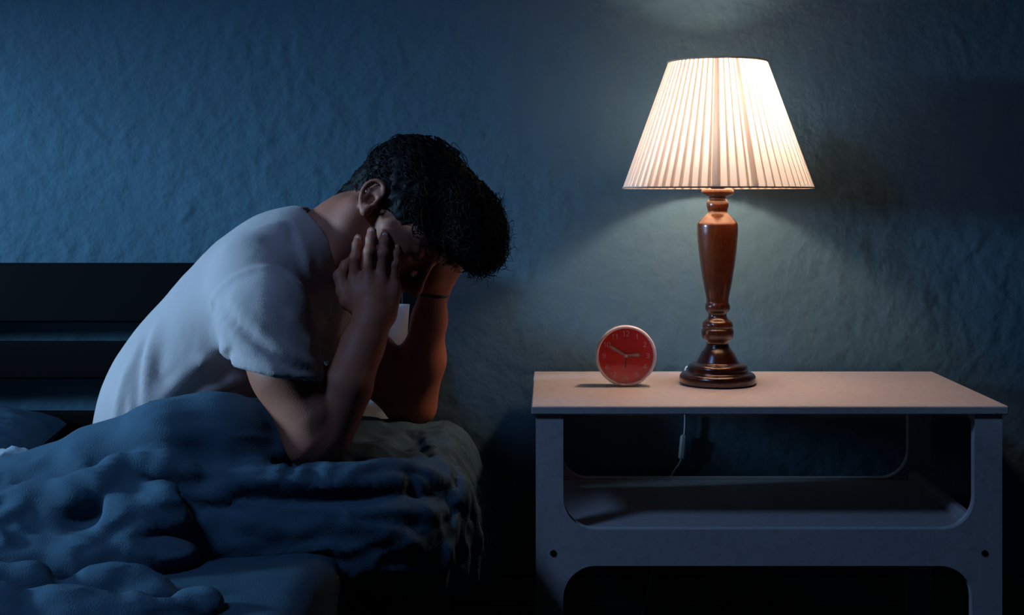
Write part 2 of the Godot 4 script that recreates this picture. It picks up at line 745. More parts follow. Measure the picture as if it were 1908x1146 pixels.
func room() -> void:
	# back wall: an uneven plaster surface
	var fine := noise(5, 5.0, 4)
	var ridge := noise(6, 3.2, 3)
	var patch := noise(8, 1.3, 2)
	var streak := noise(9, 9.0, 3)
	# trowel marks that the photograph shows one by one
	var marks := []
	for k in [[145, 212, 195, 262, 6, 1.0], [232, 255, 246, 305, 6, 1.0], [240, 238, 222, 262, 5, 0.8], [338, 410, 358, 386, 6, 1.4], [500, 262, 512, 218, 7, 1.0], [462, 272, 480, 330, 6, 0.8], [355, 155, 350, 200, 8, 0.7], [560, 160, 580, 200, 8, 0.5], [130, 330, 150, 400, 8, 0.6], [420, 225, 400, 275, 7, 0.5], [100, 430, 130, 470, 9, 1.0], [60, 425, 40, 470, 8, 0.8], [1775, 55, 1790, 80, 5, 1.0], [1715, 515, 1728, 600, 7, 0.9], [1748, 555, 1750, 566, 5, -1.8], [1825, 480, 1850, 530, 7, 0.9], [1520, 300, 1495, 345, 8, 0.5], [1600, 90, 1630, 120, 8, 0.6], [1820, 310, 1838, 335, 6, 0.8], [1560, 520, 1556, 610, 9, 0.4], [1020, 120, 1010, 190, 10, 0.4], [300, 330, 320, 350, 7, 0.7], [170, 450, 160, 485, 9, 0.8]]:
		var a := W(k[0], k[1], WALL)
		var b := W(k[2], k[3], WALL)
		marks.append([Vector2(a.x, a.y), Vector2(b.x, b.y), k[4] * 0.0010, k[5] * 0.0012])
	var x0 := -1.45
	var x1 := 1.25
	var y1 := 1.8
	var st := 0.007
	var nx := int((x1 - x0) / st) + 1
	var ny := int(y1 / st) + 1
	var v := PackedVector3Array()
	var n := PackedVector3Array()
	var idx := PackedInt32Array()
	var h := PackedFloat32Array()
	for j in ny:
		for i in nx:
			var p := Vector2(x0 + i * st, j * st)
			var rg := 1.0 - absf(ridge.get_noise_2d(p.x * 1.6, p.y))
			var amount := clampf(0.55 + 1.6 * patch.get_noise_2d(p.x, p.y), 0.1, 1.2)
			var e := 0.0013 * fine.get_noise_2d(p.x * 1.2, p.y * 0.7) + 0.0011 * amount * pow(rg, 9.0) + 0.0005 * amount * streak.get_noise_2d(p.x * 2.5, p.y * 0.9)
			for m in marks:
				var ab: Vector2 = m[1] - m[0]
				var t := clampf((p - m[0]).dot(ab) / ab.length_squared(), 0.0, 1.0)
				var dd: float = p.distance_to(m[0] + ab * t) / m[2]
				if dd < 3.0:
					e += m[3] * exp(-dd * dd)
			var edge := minf(minf(i, nx - 1 - i), minf(j, ny - 1 - j)) / 10.0
			e *= clampf(edge, 0.0, 1.0)
			h.append(e)
			v.append(Vector3(p.x, p.y, -WALL + e))
	for j in ny:
		for i in nx:
			var dx := h[j * nx + mini(i + 1, nx - 1)] - h[j * nx + maxi(i - 1, 0)]
			var dy := h[mini(j + 1, ny - 1) * nx + i] - h[maxi(j - 1, 0) * nx + i]
			n.append(Vector3(-dx / (2 * st), -dy / (2 * st), 1).normalized())
			if i < nx - 1 and j < ny - 1:
				var p := j * nx + i
				idx.append_array(PackedInt32Array([p, p + nx, p + nx + 1, p, p + nx + 1, p + 1]))
	# the sides of the plaster slab and the rest of the wall round it
	var am := array_mesh(v, n, idx)
	var sur := SurfaceTool.new()
	sur.begin(Mesh.PRIMITIVE_TRIANGLES)
	sur.append_from(am, 0, Transform3D())
	var bx := BoxMesh.new()
	for k in [[LEFT, x0, 0.0, TOP, 0.0], [x1, RIGHT, 0.0, TOP, 0.0], [x0, x1, y1, TOP, 0.0], [x0, x1, 0.0, y1, 0.02]]:
		bx.size = Vector3(k[1] - k[0], k[3] - k[2], 0.2 - k[4])
		sur.append_from(bx, 0, Transform3D(Basis(), Vector3((k[0] + k[1]) / 2, (k[2] + k[3]) / 2, -WALL - 0.1 - k[4] / 2)))
	struct("wall_back", sur.commit(), M.wall)
	var len := WALL + FRONT
	var lw := holed_wall(len, TOP, Rect2(-1.6 + WALL - 0.3, 1.1, 0.6, 0.7), 0.2)
	lw.name = "wall_left"
	lw.position = Vector3(LEFT - 0.1, 0, -WALL)
	lw.rotation.y = -PI / 2
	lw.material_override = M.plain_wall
	lw.set_meta("kind", "structure")
	add_child(lw)
	# unseen partition, its low opening placed to shade the upper back wall
	var pw := holed_wall(len, TOP, Rect2(0.0, 0.80, 1.25, 0.48), 0.12)
	pw.name = "unseen_shading_wall"
	pw.position = Vector3(-2.06, 0, -WALL)
	pw.rotation.y = -PI / 2
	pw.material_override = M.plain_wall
	pw.set_meta("kind", "structure")
	add_child(pw)
	unseen_window_in("unseen_window_1", Vector3(LEFT - 0.02, 1.45, -1.6), Vector3(0, PI / 2, 0), 0.6, 0.7)  # unseen, stands behind the raking light from the left
	unseen_window_in("unseen_window_2", Vector3(-1.6, TOP + 0.02, -0.75), Vector3(PI / 2, 0, 0), 0.5, 0.5)  # unseen, stands behind the overhead light
	var b := BoxMesh.new()
	b.size = Vector3(0.2, TOP, len + 0.4)
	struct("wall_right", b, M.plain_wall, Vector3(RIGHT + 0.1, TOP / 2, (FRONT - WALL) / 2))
	var f := BoxMesh.new()
	f.size = Vector3(RIGHT - LEFT + 0.4, 0.2, len + 0.4)
	struct("floor", f, M.floor, Vector3((LEFT + RIGHT) / 2, -0.1, (FRONT - WALL) / 2))
	var fr := BoxMesh.new()
	fr.size = Vector3(RIGHT - LEFT + 0.4, TOP, 0.2)
	struct("wall_front", fr, M.plain_wall, Vector3((LEFT + RIGHT) / 2, TOP / 2, FRONT + 0.1))
	var ce := holed_wall(RIGHT - LEFT + 0.4, len + 0.4, Rect2(-1.6 - LEFT + 0.2 - 0.25, -0.75 + WALL + 0.2 - 0.25, 0.5, 0.5), 0.2)
	ce.name = "ceiling"
	ce.position = Vector3(LEFT - 0.2, TOP + 0.1, -WALL - 0.2)
	ce.rotation.x = PI / 2
	ce.material_override = M.ceiling
	ce.set_meta("kind", "structure")
	add_child(ce)
	struct("baseboard_back", chamfer_box(Vector3(RIGHT + 2.0, 0.104, 0.010), 0.003), M.baseboard, Vector3((RIGHT - 2.0) / 2, 0.052, -WALL + 0.006))
	struct("trim_1", chamfer_box(Vector3(RIGHT + 2.0, 0.056, 0.008), 0.003), M.baseboard, Vector3((RIGHT - 2.0) / 2, 0.028, -WALL + 0.015))


# ---------------------------------------------------------------- the bed
const BED_R := -0.30       # right edge of the mattress
const BED_L := -1.72
const BED_TOP := 0.38


func bed() -> void:
	var hz := -WALL + 0.045
	var b := thing("bed", Vector3((BED_L + BED_R) / 2, 0, -1.8), "black wooden bed with a slatted headboard against the blue wall", "bed")
	var hr := W(782, 500, -hz).x
	var hl := BED_L - 0.03
	for x in [hr - 0.018, hl]:
		obj("post", chamfer_box(Vector3(0.036, W(0, 493, -hz).y, 0.04), 0.004), M.black_wood, b, Vector3(x, W(0, 493, -hz).y / 2, hz))
	for k in [[490, 600], [636, 705], [766, 860]]:
		var ya := W(0, k[0], -hz).y
		var yb := W(0, k[1], -hz).y
		obj("slat", chamfer_box(Vector3(hr - hl - 0.03, ya - yb, 0.024), 0.004), M.black_wood, b, Vector3((hr + hl) / 2, (ya + yb) / 2, hz))
	for x in [BED_R - 0.015, BED_L + 0.015]:
		obj("side_rail", chamfer_box(Vector3(0.03, 0.14, 1.93), 0.004), M.black_wood, b, Vector3(x, 0.12, -1.665))
	obj("footboard", chamfer_box(Vector3(BED_R - BED_L, 0.14, 0.03), 0.004), M.black_wood, b, Vector3((BED_L + BED_R) / 2, 0.12, -0.69))
	for x in [BED_R - 0.03, BED_L + 0.03]:
		obj("leg", chamfer_box(Vector3(0.05, 0.12, 0.05), 0.004), M.black_wood, b, Vector3(x, 0.06, -0.73))
	for i in 8:
		obj("bed_slat", chamfer_box(Vector3(BED_R - BED_L - 0.06, 0.018, 0.09), 0.003), M.black_wood, b, Vector3((BED_L + BED_R) / 2, 0.186, -0.8 - i * 0.24))
	# mattress in its sheet
	var s := Sdf.new(Vector3(BED_L - 0.04, 0.18, -2.66), Vector3(BED_R + 0.04, 0.42, -0.66), 0.02)
	var wrinkle := noise(51, 9.0, 3)
	var r := 0.035
	# a rounded slab, written straight into the grid
	var mid := Vector3((BED_L + BED_R) / 2, 0.2 + (BED_TOP - 0.2) / 2, -1.655)
	var half := Vector3((BED_R - BED_L) / 2 - r, (BED_TOP - 0.2) / 2 - r, 0.95 - r)
	for z in s.nz:
		for y in s.ny:
			for x in s.nx:
				var q := (s.lo + Vector3(x, y, z) * s.c - mid).abs() - half
				s.d[(z * s.ny + y) * s.nx + x] = q.max(Vector3.ZERO).length() + minf(maxf(q.x, maxf(q.y, q.z)), 0.0) - r
	var o := [PackedVector3Array(), PackedVector3Array(), PackedInt32Array()]
	s.nets(o, func(p: Vector3, nn: Vector3) -> float: return 0.004 * wrinkle.get_noise_3d(p.x, p.y, p.z) + (0.006 * wrinkle.get_noise_3d(p.x * 0.3, p.y * 0.5, p.z * 3.0) if nn.y < 0.5 else 0.0))
	tag(obj("mattress", array_mesh(o[0], o[1], o[2]), M.sheet), "mattress in a plain blue sheet under the crumpled duvet", "mattress")


# ---------------------------------------------------------------- the table
const T_TOP := 0.5357


func frame_outline(xl: float, xr: float, ytop: float, yb0: float, yb1: float, leg: float) -> PackedVector2Array:
	# two legs and the rail between them in one board, with rounded inner corners; y up, the feet at 0
	var o := PackedVector2Array()
	var r := 0.058
	o.append(Vector2(xl, 0))
	o.append(Vector2(xl, ytop))
	o.append(Vector2(xl + leg, ytop))
	arc(o, xl + leg + r, yb1 + r, r, 180, 270)
	arc(o, xr - leg - r, yb1 + r, r, 270, 360)
	o.append(Vector2(xr - leg, ytop))
	o.append(Vector2(xr, ytop))
	o.append(Vector2(xr, 0))
	o.append(Vector2(xr - leg - 0.004, 0))
	arc(o, xr - leg - 0.004 - r, yb0 - r, r, 0, 90)
	arc(o, xl + leg + r, yb0 - r, r, 90, 180)
	o.append(Vector2(xl + leg, 0))
	return o


# an outline (clockwise, y up) made into a board with chamfered front and back edges
func board(outline: PackedVector2Array, depth: float, b := 0.0025) -> ArrayMesh:
	var inner: PackedVector2Array = outline.duplicate()
	var n := outline.size()
	for i in n:
		var a := (outline[i] - outline[(i + n - 1) % n]).normalized()
		var c := (outline[(i + 1) % n] - outline[i]).normalized()
		var m := (a.orthogonal() + c.orthogonal())
		m = m.normalized() / maxf(0.4, m.length() / 2.0)
		inner[i] = outline[i] - m * b * (1.0 if Geometry2D.is_polygon_clockwise(outline) else -1.0)
	var st := SurfaceTool.new()
	st.begin(Mesh.PRIMITIVE_TRIANGLES)
	st.set_smooth_group(-1)
	var t := Geometry2D.triangulate_polygon(inner)
	var h := depth / 2
	for s in [-1.0, 1.0]:
		for k in range(0, t.size(), 3):
			var p := []
			for j in 3:
				p.append(Vector3(inner[t[k + j]].x, inner[t[k + j]].y, s * h))
			tri(st, p[0], p[1], p[2], Vector3(0, 0, s))
		for i in n:
			var j := (i + 1) % n
			var out2 := (outline[i] - inner[i]) + (outline[j] - inner[j])
			var out := Vector3(out2.x, out2.y, 0).normalized()
			quad(st, Vector3(inner[i].x, inner[i].y, s * h), Vector3(inner[j].x, inner[j].y, s * h), Vector3(outline[j].x, outline[j].y, s * (h - b)), Vector3(outline[i].x, outline[i].y, s * (h - b)), out + Vector3(0, 0, s))
	for i in n:
		var j := (i + 1) % n
		var out2 := (outline[i] - inner[i]) + (outline[j] - inner[j])
		quad(st, Vector3(outline[i].x, outline[i].y, -h + b), Vector3(outline[j].x, outline[j].y, -h + b), Vector3(outline[j].x, outline[j].y, h - b), Vector3(outline[i].x, outline[i].y, h - b), Vector3(out2.x, out2.y, 0))
	st.generate_normals()
	return st.commit()


func table() -> void:
	var a := W(990, 757, 2.2)
	var c := W(1880, 757, 2.2)
	var mid := Vector3((a.x + c.x) / 2, 0, -2.42)
	var t := thing("side_table", mid, "low white table with rounded leg frames and an open shelf under the lamp", "table")
	obj("tabletop", chamfer_box(Vector3(c.x - a.x, 0.0145, 0.44), 0.0018), M.white_paint, t, Vector3(mid.x, T_TOP - 0.00725, -2.42))
	var xl := W(1001, 0, 2.215).x
	var xr := W(1862, 0, 2.215).x
	var shelf := W(0, 989, 2.21).y
	var rail0 := W(0, 1051, 2.21).y
	for z in [-2.217, -2.622]:
		var f := board(frame_outline(xl, xr, T_TOP - 0.0145, rail0, shelf, 0.0425), 0.019)
		obj("leg_frame", f, M.white_paint, t, Vector3(0, 0, z))
	obj("shelf", chamfer_box(Vector3(xr - xl - 0.05, 0.016, 0.386), 0.002), M.white_paint, t, Vector3(mid.x - 0.002, shelf - 0.009, -2.4195))
	for x in [xr - 0.036, xl + 0.024]:
		obj("shelf_lip", chamfer_box(Vector3(0.022, 0.026, 0.386), 0.006), M.white_paint, t, Vector3(x, shelf + 0.004, -2.4195))
	for x in [W(1031, 0, 2.207).x, W(1835, 0, 2.207).x]:
		var s := obj("screw", lathe(rounded([[0.0, 0.002], [0.0052, 0.0016], [0.006, 0.0], [0.0, -0.002]], 0.001), 20), M.screw, t, Vector3(x, W(0, 1031, 2.207).y, -2.2075))
		s.rotation.x = PI / 2


# ---------------------------------------------------------------- the lamp
const LZ := 2.465


func lamp() -> void:
	var base := Vector3((1337.0 - VX) / F * LZ, T_TOP, -LZ)
	var l := thing("table_lamp", base, "lit table lamp with pleated cream shade and turned wooden foot", "lamp")
	var s := LZ / F
	var y := func(py: float) -> float: return EYE - (py - VY) * s - T_TOP
	var prof := func(pts: Array) -> Array:
		var o := []
		for p in pts:
			o.append([p[0] * s, maxf(y.call(p[1]), 0.0)])
		return o
	var foot: Array = prof.call([[0, 718], [66, 718], [71, 712], [71, 700], [66, 694], [56, 693], [56, 682], [50, 677], [40, 676], [37, 670], [30, 656], [22, 647], [21, 640], [0, 640]])
	foot[0][1] = 0.0
	foot[1][1] = 0.0
	obj("foot", lathe(rounded(foot, 0.006), 72), M.dark_wood, l, base)
	obj("stem", lathe(rounded(prof.call([[0, 641], [20, 641], [21, 636], [27, 632], [30, 624], [30, 614], [27.5, 612], [27.5, 610], [29, 607], [27, 599], [20, 594], [16.5, 588], [17, 583], [22, 578], [23.5, 572], [22, 566], [20, 563], [21, 555], [26, 530], [31, 500], [35.5, 465], [38, 435], [38, 419], [36.5, 415], [27, 404], [19.5, 398], [17.5, 394], [19, 390], [21, 382], [19, 374], [15.5, 371], [17, 367], [24, 365], [30, 361], [30, 355], [28, 352], [0, 352]]), 0.004), 72), M.wood, l, base)
	obj("socket", lathe(rounded(prof.call([[0, 353], [12, 353], [13, 350], [12.5, 346], [13.5, 330], [13.5, 300], [11, 296], [0, 296]]), 0.002), 32), M.black, l, base)
	# the pleated shade
	var yb: float = y.call(350)
	var yt: float = y.call(116.5)
	var rb := 175.0 * s
	var rt := 91.0 * s
	var pleats := 64
	var per := 8
	var rows := 14
	var v := PackedVector3Array()
	var n := PackedVector3Array()
	var idx := PackedInt32Array()
	var cols := pleats * per
	var jit := []
	for i in pleats:
		jit.append(rng.randf_range(0.7, 1.25))
	var rad := func(i: int, t: float) -> float:
		var k := posmod(i, cols)
		var ph := float(k % per) / per
		var saw: float = 4.0 * ph if ph < 0.25 else 1.0 - (ph - 0.25) / 0.75   # a steep side and a long flank
		return lerpf(rb, rt, t) + (saw - 0.5) * 0.0042 * jit[k / per] * lerpf(1.0, 0.6, t)
	for j in rows + 1:
		var t := float(j) / rows
		for i in cols + 1:
			var g := TAU * i / cols
			var r: float = rad.call(i, t)
			v.append(Vector3(cos(g) * r, lerpf(yb, yt, t), sin(g) * r))
			var dr: float = rad.call(i + 1, t) - rad.call(i - 1, t)
			var tg := Vector3(-sin(g), 0, cos(g)) * (r * 2.0 * TAU / cols) + Vector3(cos(g), 0, sin(g)) * dr
			var up := Vector3(cos(g) * (rt - rb), yt - yb, sin(g) * (rt - rb))
			n.append(up.cross(tg).normalized())
	for j in rows:
		for i in cols:
			var p := j * (cols + 1) + i
			idx.append_array(PackedInt32Array([p, p + cols + 2, p + cols + 1, p, p + 1, p + cols + 2]))
	var bv := PackedVector3Array()
	var bn := PackedVector3Array()
	var bi := PackedInt32Array()
	for k in pleats:
		for e in 2:
			for j in rows + 1:
				var t := float(j) / rows
				var g := TAU * (k + 0.02 + 0.34 * e) / pleats
				var r := lerpf(rb, rt, t) - 0.0034 - 0.0012 * e
				bv.append(Vector3(cos(g) * r, lerpf(yb + 0.001, yt - 0.001, t), sin(g) * r))
				bn.append(Vector3(cos(g), 0.33, sin(g)).normalized())
		var f := k * 2 * (rows + 1)
		for j in rows:
			var p := f + j
			var q := f + rows + 1 + j
			bi.append_array(PackedInt32Array([p, q + 1, p + 1, p, q, q + 1]))
	var sh := obj("lamp_shade", array_mesh(v, n, idx), M.shade, l, base)
	obj("pleat_fold", array_mesh(bv, bn, bi), M.shade, sh).set_meta("kind", "stuff")
	# hems: flat tapes round both rims
	for k in [[rb + 0.0008, yb, 0.003], [rt + 0.0008, yt, 0.003]]:
		var tp := []
		for q in [[-0.0016, -1.0], [0.0016, -1.0], [0.0018, 0.0], [0.0016, 1.0], [-0.0016, 1.0], [-0.0018, 0.0], [-0.0016, -1.0]]:
			tp.append([k[0] + q[0], k[1] + q[1] * k[2] * 0.5])
		obj("hem", lathe(tp, 96), M.trim, sh)
	# seams, where one length of cloth laps over the next
	for deg in [98.5, 76.0, 218.0, 338.0]:
		var o := [PackedVector3Array(), PackedVector3Array(), PackedInt32Array()]
		var wdt := 0.085 if deg > 90 else 0.05
		for j in 9:
			var t := j / 8.0
			for i in 5:
				var g := deg_to_rad(deg) + (i / 4.0 - 0.5) * wdt
				var r := lerpf(rb, rt, t) - 0.0045
				o[0].append(Vector3(cos(g) * r, lerpf(yb + 0.002, yt - 0.002, t), sin(g) * r))
				o[1].append(Vector3(cos(g), 0.33, sin(g)).normalized())
		for j in 8:
			for i in 4:
				var p := j * 5 + i
				o[2].append_array(PackedInt32Array([p, p + 6, p + 5, p, p + 1, p + 6]))
		obj("seam", array_mesh(o[0], o[1], o[2]), M.seam, sh)
	# wire fitter under the top rim
	var ring := []
	for i in 9:
		ring.append(Vector3(cos(TAU * i / 8) * 0.014, yt - 0.02, sin(TAU * i / 8) * 0.014))
	var wire := [PackedVector3Array(), PackedVector3Array(), PackedInt32Array()]
	add_tube(wire, curve(ring, 4), 0.0015, 6)
	for i in 3:
		var g := TAU * i / 3 + 0.4
		add_tube(wire, PackedVector3Array([Vector3(cos(g) * 0.014, yt - 0.02, sin(g) * 0.014), Vector3(cos(g) * (rt - 0.004), yt - 0.004, sin(g) * (rt - 0.004))]), 0.0013, 6)
	obj("shade_fitter", array_mesh(wire[0], wire[1], wire[2]), M.screw, l, base)
	# bulb and its light
	var by: float = y.call(208)
	var bulb := obj("bulb", lathe(rounded([[0.0, -0.062], [0.013, -0.06], [0.014, -0.04], [0.022, -0.022], [0.030, 0.0], [0.026, 0.018], [0.014, 0.028], [0.0, 0.031]], 0.012), 32), M.bulb, l, base + Vector3(0, by, 0))
	var li := OmniLight3D.new()
	li.name = "bulb_light"
	li.light_color = Color(1.0, 0.89, 0.79)
	li.light_energy = 0.165
	li.light_size = 0.028
	li.omni_range = 12.0
	li.omni_attenuation = 2.0
	li.shadow_enabled = true
	bulb.add_child(li)
	# cord with its switch, hanging behind the table
	var cz := -2.655
	var cpts := [base + Vector3(-0.02, 0.006, -0.07), Vector3(W(1290, 0, 2.63).x, T_TOP + 0.006, -2.635), Vector3(W(1276, 0, 2.66).x, T_TOP - 0.004, cz), Vector3(W(1276, 0, 2.66).x, W(0, 790, 2.655).y, cz), W(1272, 830, 2.655), W(1268, 860, 2.655), W(1252, 885, 2.655), W(1225, 950, 2.655), W(1215, 1060, 2.655), Vector3(0.19, 0.012, -2.645)]
	for i in cpts.size():
		cpts[i] -= base
	var cord := obj("cord", tube(cpts, 0.0024, 8, 8), M.cord, l, base)
	var sw := obj("cord_switch", chamfer_box(Vector3(0.014, 0.052, 0.011), 0.004), M.cord, cord)
	sw.position = W(1272, 833, 2.655) - base
	sw.rotation.z = -0.1


# ---------------------------------------------------------------- the clock
func clock() -> void:
	var r := 0.0580
	var at := Vector3((1166.5 - VX) / F * 2.43, T_TOP, -2.43)
	var k := thing("alarm_clock", at, "small round clock with red dial and white rim beside the lamp", "clock")
	var c := at + Vector3(0, r, 0)
	var body := obj("case", lathe(rounded([[0.0, -0.034], [0.045, -0.034], [0.0535, -0.028], [0.0575, -0.012], [r, 0.0], [0.0572, 0.0045], [0.0548, 0.006], [0.0522, 0.004], [0.0518, 0.0], [0.0516, -0.004]], 0.004), 72), M.clock_rim, k, c)
	body.rotation.x = PI / 2
	var face := obj("dial", lathe([[0.0, -0.0005], [0.0, 0.0], [0.0519, 0.0], [0.0519, -0.002]], 64), M.clock_face, k, c + Vector3(0, 0, -0.003))
	face.rotation.x = PI / 2
	var font := SystemFont.new()
	font.font_names = PackedStringArray(["Droid Sans"])
	for h in range(1, 13):
		var t := TextMesh.new()
		t.font = font
		t.text = str(h)
		t.font_size = 48
		t.pixel_size = 0.00028
		t.depth = 0.0004
		var g := TAU * h / 12
		obj("numeral", t, M.clock_print, k, c + Vector3(sin(g) * 0.0418, cos(g) * 0.0418, -0.0024))
	for q in [[TAU * 50.0 / 60, 0.0345, 0.0026, M.clock_hand, "minute_hand", 0.0], [TAU * 2.86 / 12, 0.0255, 0.003, M.clock_hand, "hour_hand", 0.0007], [TAU * 16.0 / 60, 0.038, 0.0006, M.clock_red, "second_hand", 0.0012], [TAU * 6.1 / 12, 0.022, 0.0008, M.clock_dark, "alarm_hand", -0.0006]]:
		var o := PackedVector2Array([Vector2(-q[2] * 0.55, -0.004), Vector2(-q[2], q[1] - 0.003), Vector2(-q[2] * 0.6, q[1]), Vector2(q[2] * 0.6, q[1]), Vector2(q[2], q[1] - 0.003), Vector2(q[2] * 0.55, -0.004)])
		var hd := obj(q[4], board(o, 0.0008, 0.0002), q[3], k, c + Vector3(0, 0, 0.0 + q[5]))
		hd.rotation.z = -q[0]
	var hub := obj("hub", lathe(rounded([[0.0, -0.003], [0.003, -0.003], [0.003, 0.001], [0.0, 0.002]], 0.0008), 20), M.clock_rim, k, c + Vector3(0, 0, 0.001))
	hub.rotation.x = PI / 2
	var glass := obj("glass", lathe([[0.0, 0.0], [0.0519, 0.0], [0.0519, 0.001], [0.0, 0.0022]], 64), M.glass, k, c + Vector3(0, 0, 0.0035))
	glass.rotation.x = PI / 2


# ---------------------------------------------------------------- pillows
func pillow_mesh(w: float, h: float, t: float, seed_: int) -> ArrayMesh:
	var nz := noise(seed_, 4.0, 3)
	var N := 40
	var v := PackedVector3Array()
	var n := PackedVector3Array()
	var idx := PackedInt32Array()
	for s in [1.0, -1.0]:
		var base := v.size()
		for j in N + 1:
			for i in N + 1:
				var a := -1.0 + 2.0 * i / N
				var b := -1.0 + 2.0 * j / N
				var puff := pow(maxf(1.0 - pow(absf(a), 3.0), 0.0), 0.5) * pow(maxf(1.0 - pow(absf(b), 3.0), 0.0), 0.5)
				var pull := 1.0 - 0.05 * (a * a) * (1.0 - b * b)
				var pull2 := 1.0 - 0.06 * (b * b) * (1.0 - a * a)
				var wr := nz.get_noise_3d(a * 2.0, b * 2.0, s) * 0.012 * puff + nz.get_noise_3d(a * 6.0, b * 2.0, s * 3.0) * 0.006 * puff
				v.append(Vector3(a * w / 2 * pull2, b * h / 2 * pull, s * (t / 2 * puff + 0.002 + wr)))
				n.append(Vector3.ZERO)
		for j in N:
			for i in N:
				var p := base + j * (N + 1) + i
				var q := [p, p + N + 1, p + N + 2, p, p + N + 2, p + 1] if s > 0 else [p, p + N + 2, p + N + 1, p, p + 1, p + N + 2]
				idx.append_array(PackedInt32Array(q))
	for k in range(0, idx.size(), 3):
		var nn := (v[idx[k + 2]] - v[idx[k]]).cross(v[idx[k + 1]] - v[idx[k]])
		for j in 3:
			n[idx[k + j]] += nn
	for k in n.size():
		n[k] = n[k].normalized()
	return array_mesh(v, n, idx)


func pillows() -> void:
	var s := Sdf.new(W(-70, 900, 2.3), W(110, 815, 2.1), 0.004)
	var rag := noise(66, 22.0, 3)
	s.chain([W(-50, 868, 2.22), W(0, 858, 2.2), W(38, 852, 2.2), W(62, 848, 2.21)], [0.018, 0.015, 0.011, 0.008], 0.01)
	s.chain([W(8, 850, 2.19), W(28, 842, 2.2), W(44, 846, 2.21)], [0.009, 0.008, 0.006], 0.006)
	var o := [PackedVector3Array(), PackedVector3Array(), PackedInt32Array()]
	s.nets(o, func(p: Vector3, _n: Vector3) -> float: return 0.010 * (0.35 - absf(rag.get_noise_3d(p.x, p.y, p.z))))
	tag(obj("handkerchief", array_mesh(o[0], o[1], o[2]), M.pillow), "small crumpled white cloth behind the roll of the duvet at the left", "cloth")
	var p := obj("pillow", pillow_mesh(0.46, 0.30, 0.13, 61), M.pillow)
	p.position = W(538, 700, 2.53)
	p.rotation = Vector3(-0.28, 0.0, -0.03)
	tag(p, "white pillow propped against the headboard behind the seated man", "pillow")
	var q := obj("pillow", pillow_mesh(0.62, 0.42, 0.14, 62), M.blue_pillow)
	q.position = Vector3(-1.28, BED_TOP + 0.03, -2.41)
	q.rotation = Vector3(-PI / 2 + 0.1, 0, 0.05)
	tag(q, "blue pillow lying flat on the bed at the left below the headboard", "pillow")


# ---------------------------------------------------------------- the man
const HP := 1.12           # size of the head
var head_at: Vector3
var hf: Vector3
var hu: Vector3
var hr: Vector3


func H(f: float, u: float, r: float) -> Vector3:           # forward, up, towards his right, from between his ears
	return head_at + (hf * f + hu * u + hr * r) * HP


func person() -> void:
	var pitch := deg_to_rad(57)
	var yaw := deg_to_rad(20)
	head_at = W(728, 407, 2.2)
	var f0 := Vector3(cos(pitch), -sin(pitch), 0)
	var r0 := Vector3(0, 0, 1)
	hu = Vector3(sin(pitch), cos(pitch), 0)
	hf = f0 * cos(yaw) + r0 * sin(yaw)
	hr = r0 * cos(yaw) - f0 * sin(yaw)
	var root := thing("person", Vector3(-0.6, 0.0, -2.2), "man in a white T-shirt sitting on the bed, head bowed into his hands", "person")
	var o := [PackedVector3Array(), PackedVector3Array(), PackedInt32Array()]
	head(o)
	near_arm(o)
	far_arm(o)
	trunk(o)
	obj("body", array_mesh(o[0], o[1], o[2]), M.skin, root)
	shirt(root)
	hair(root)
	face_parts(root)


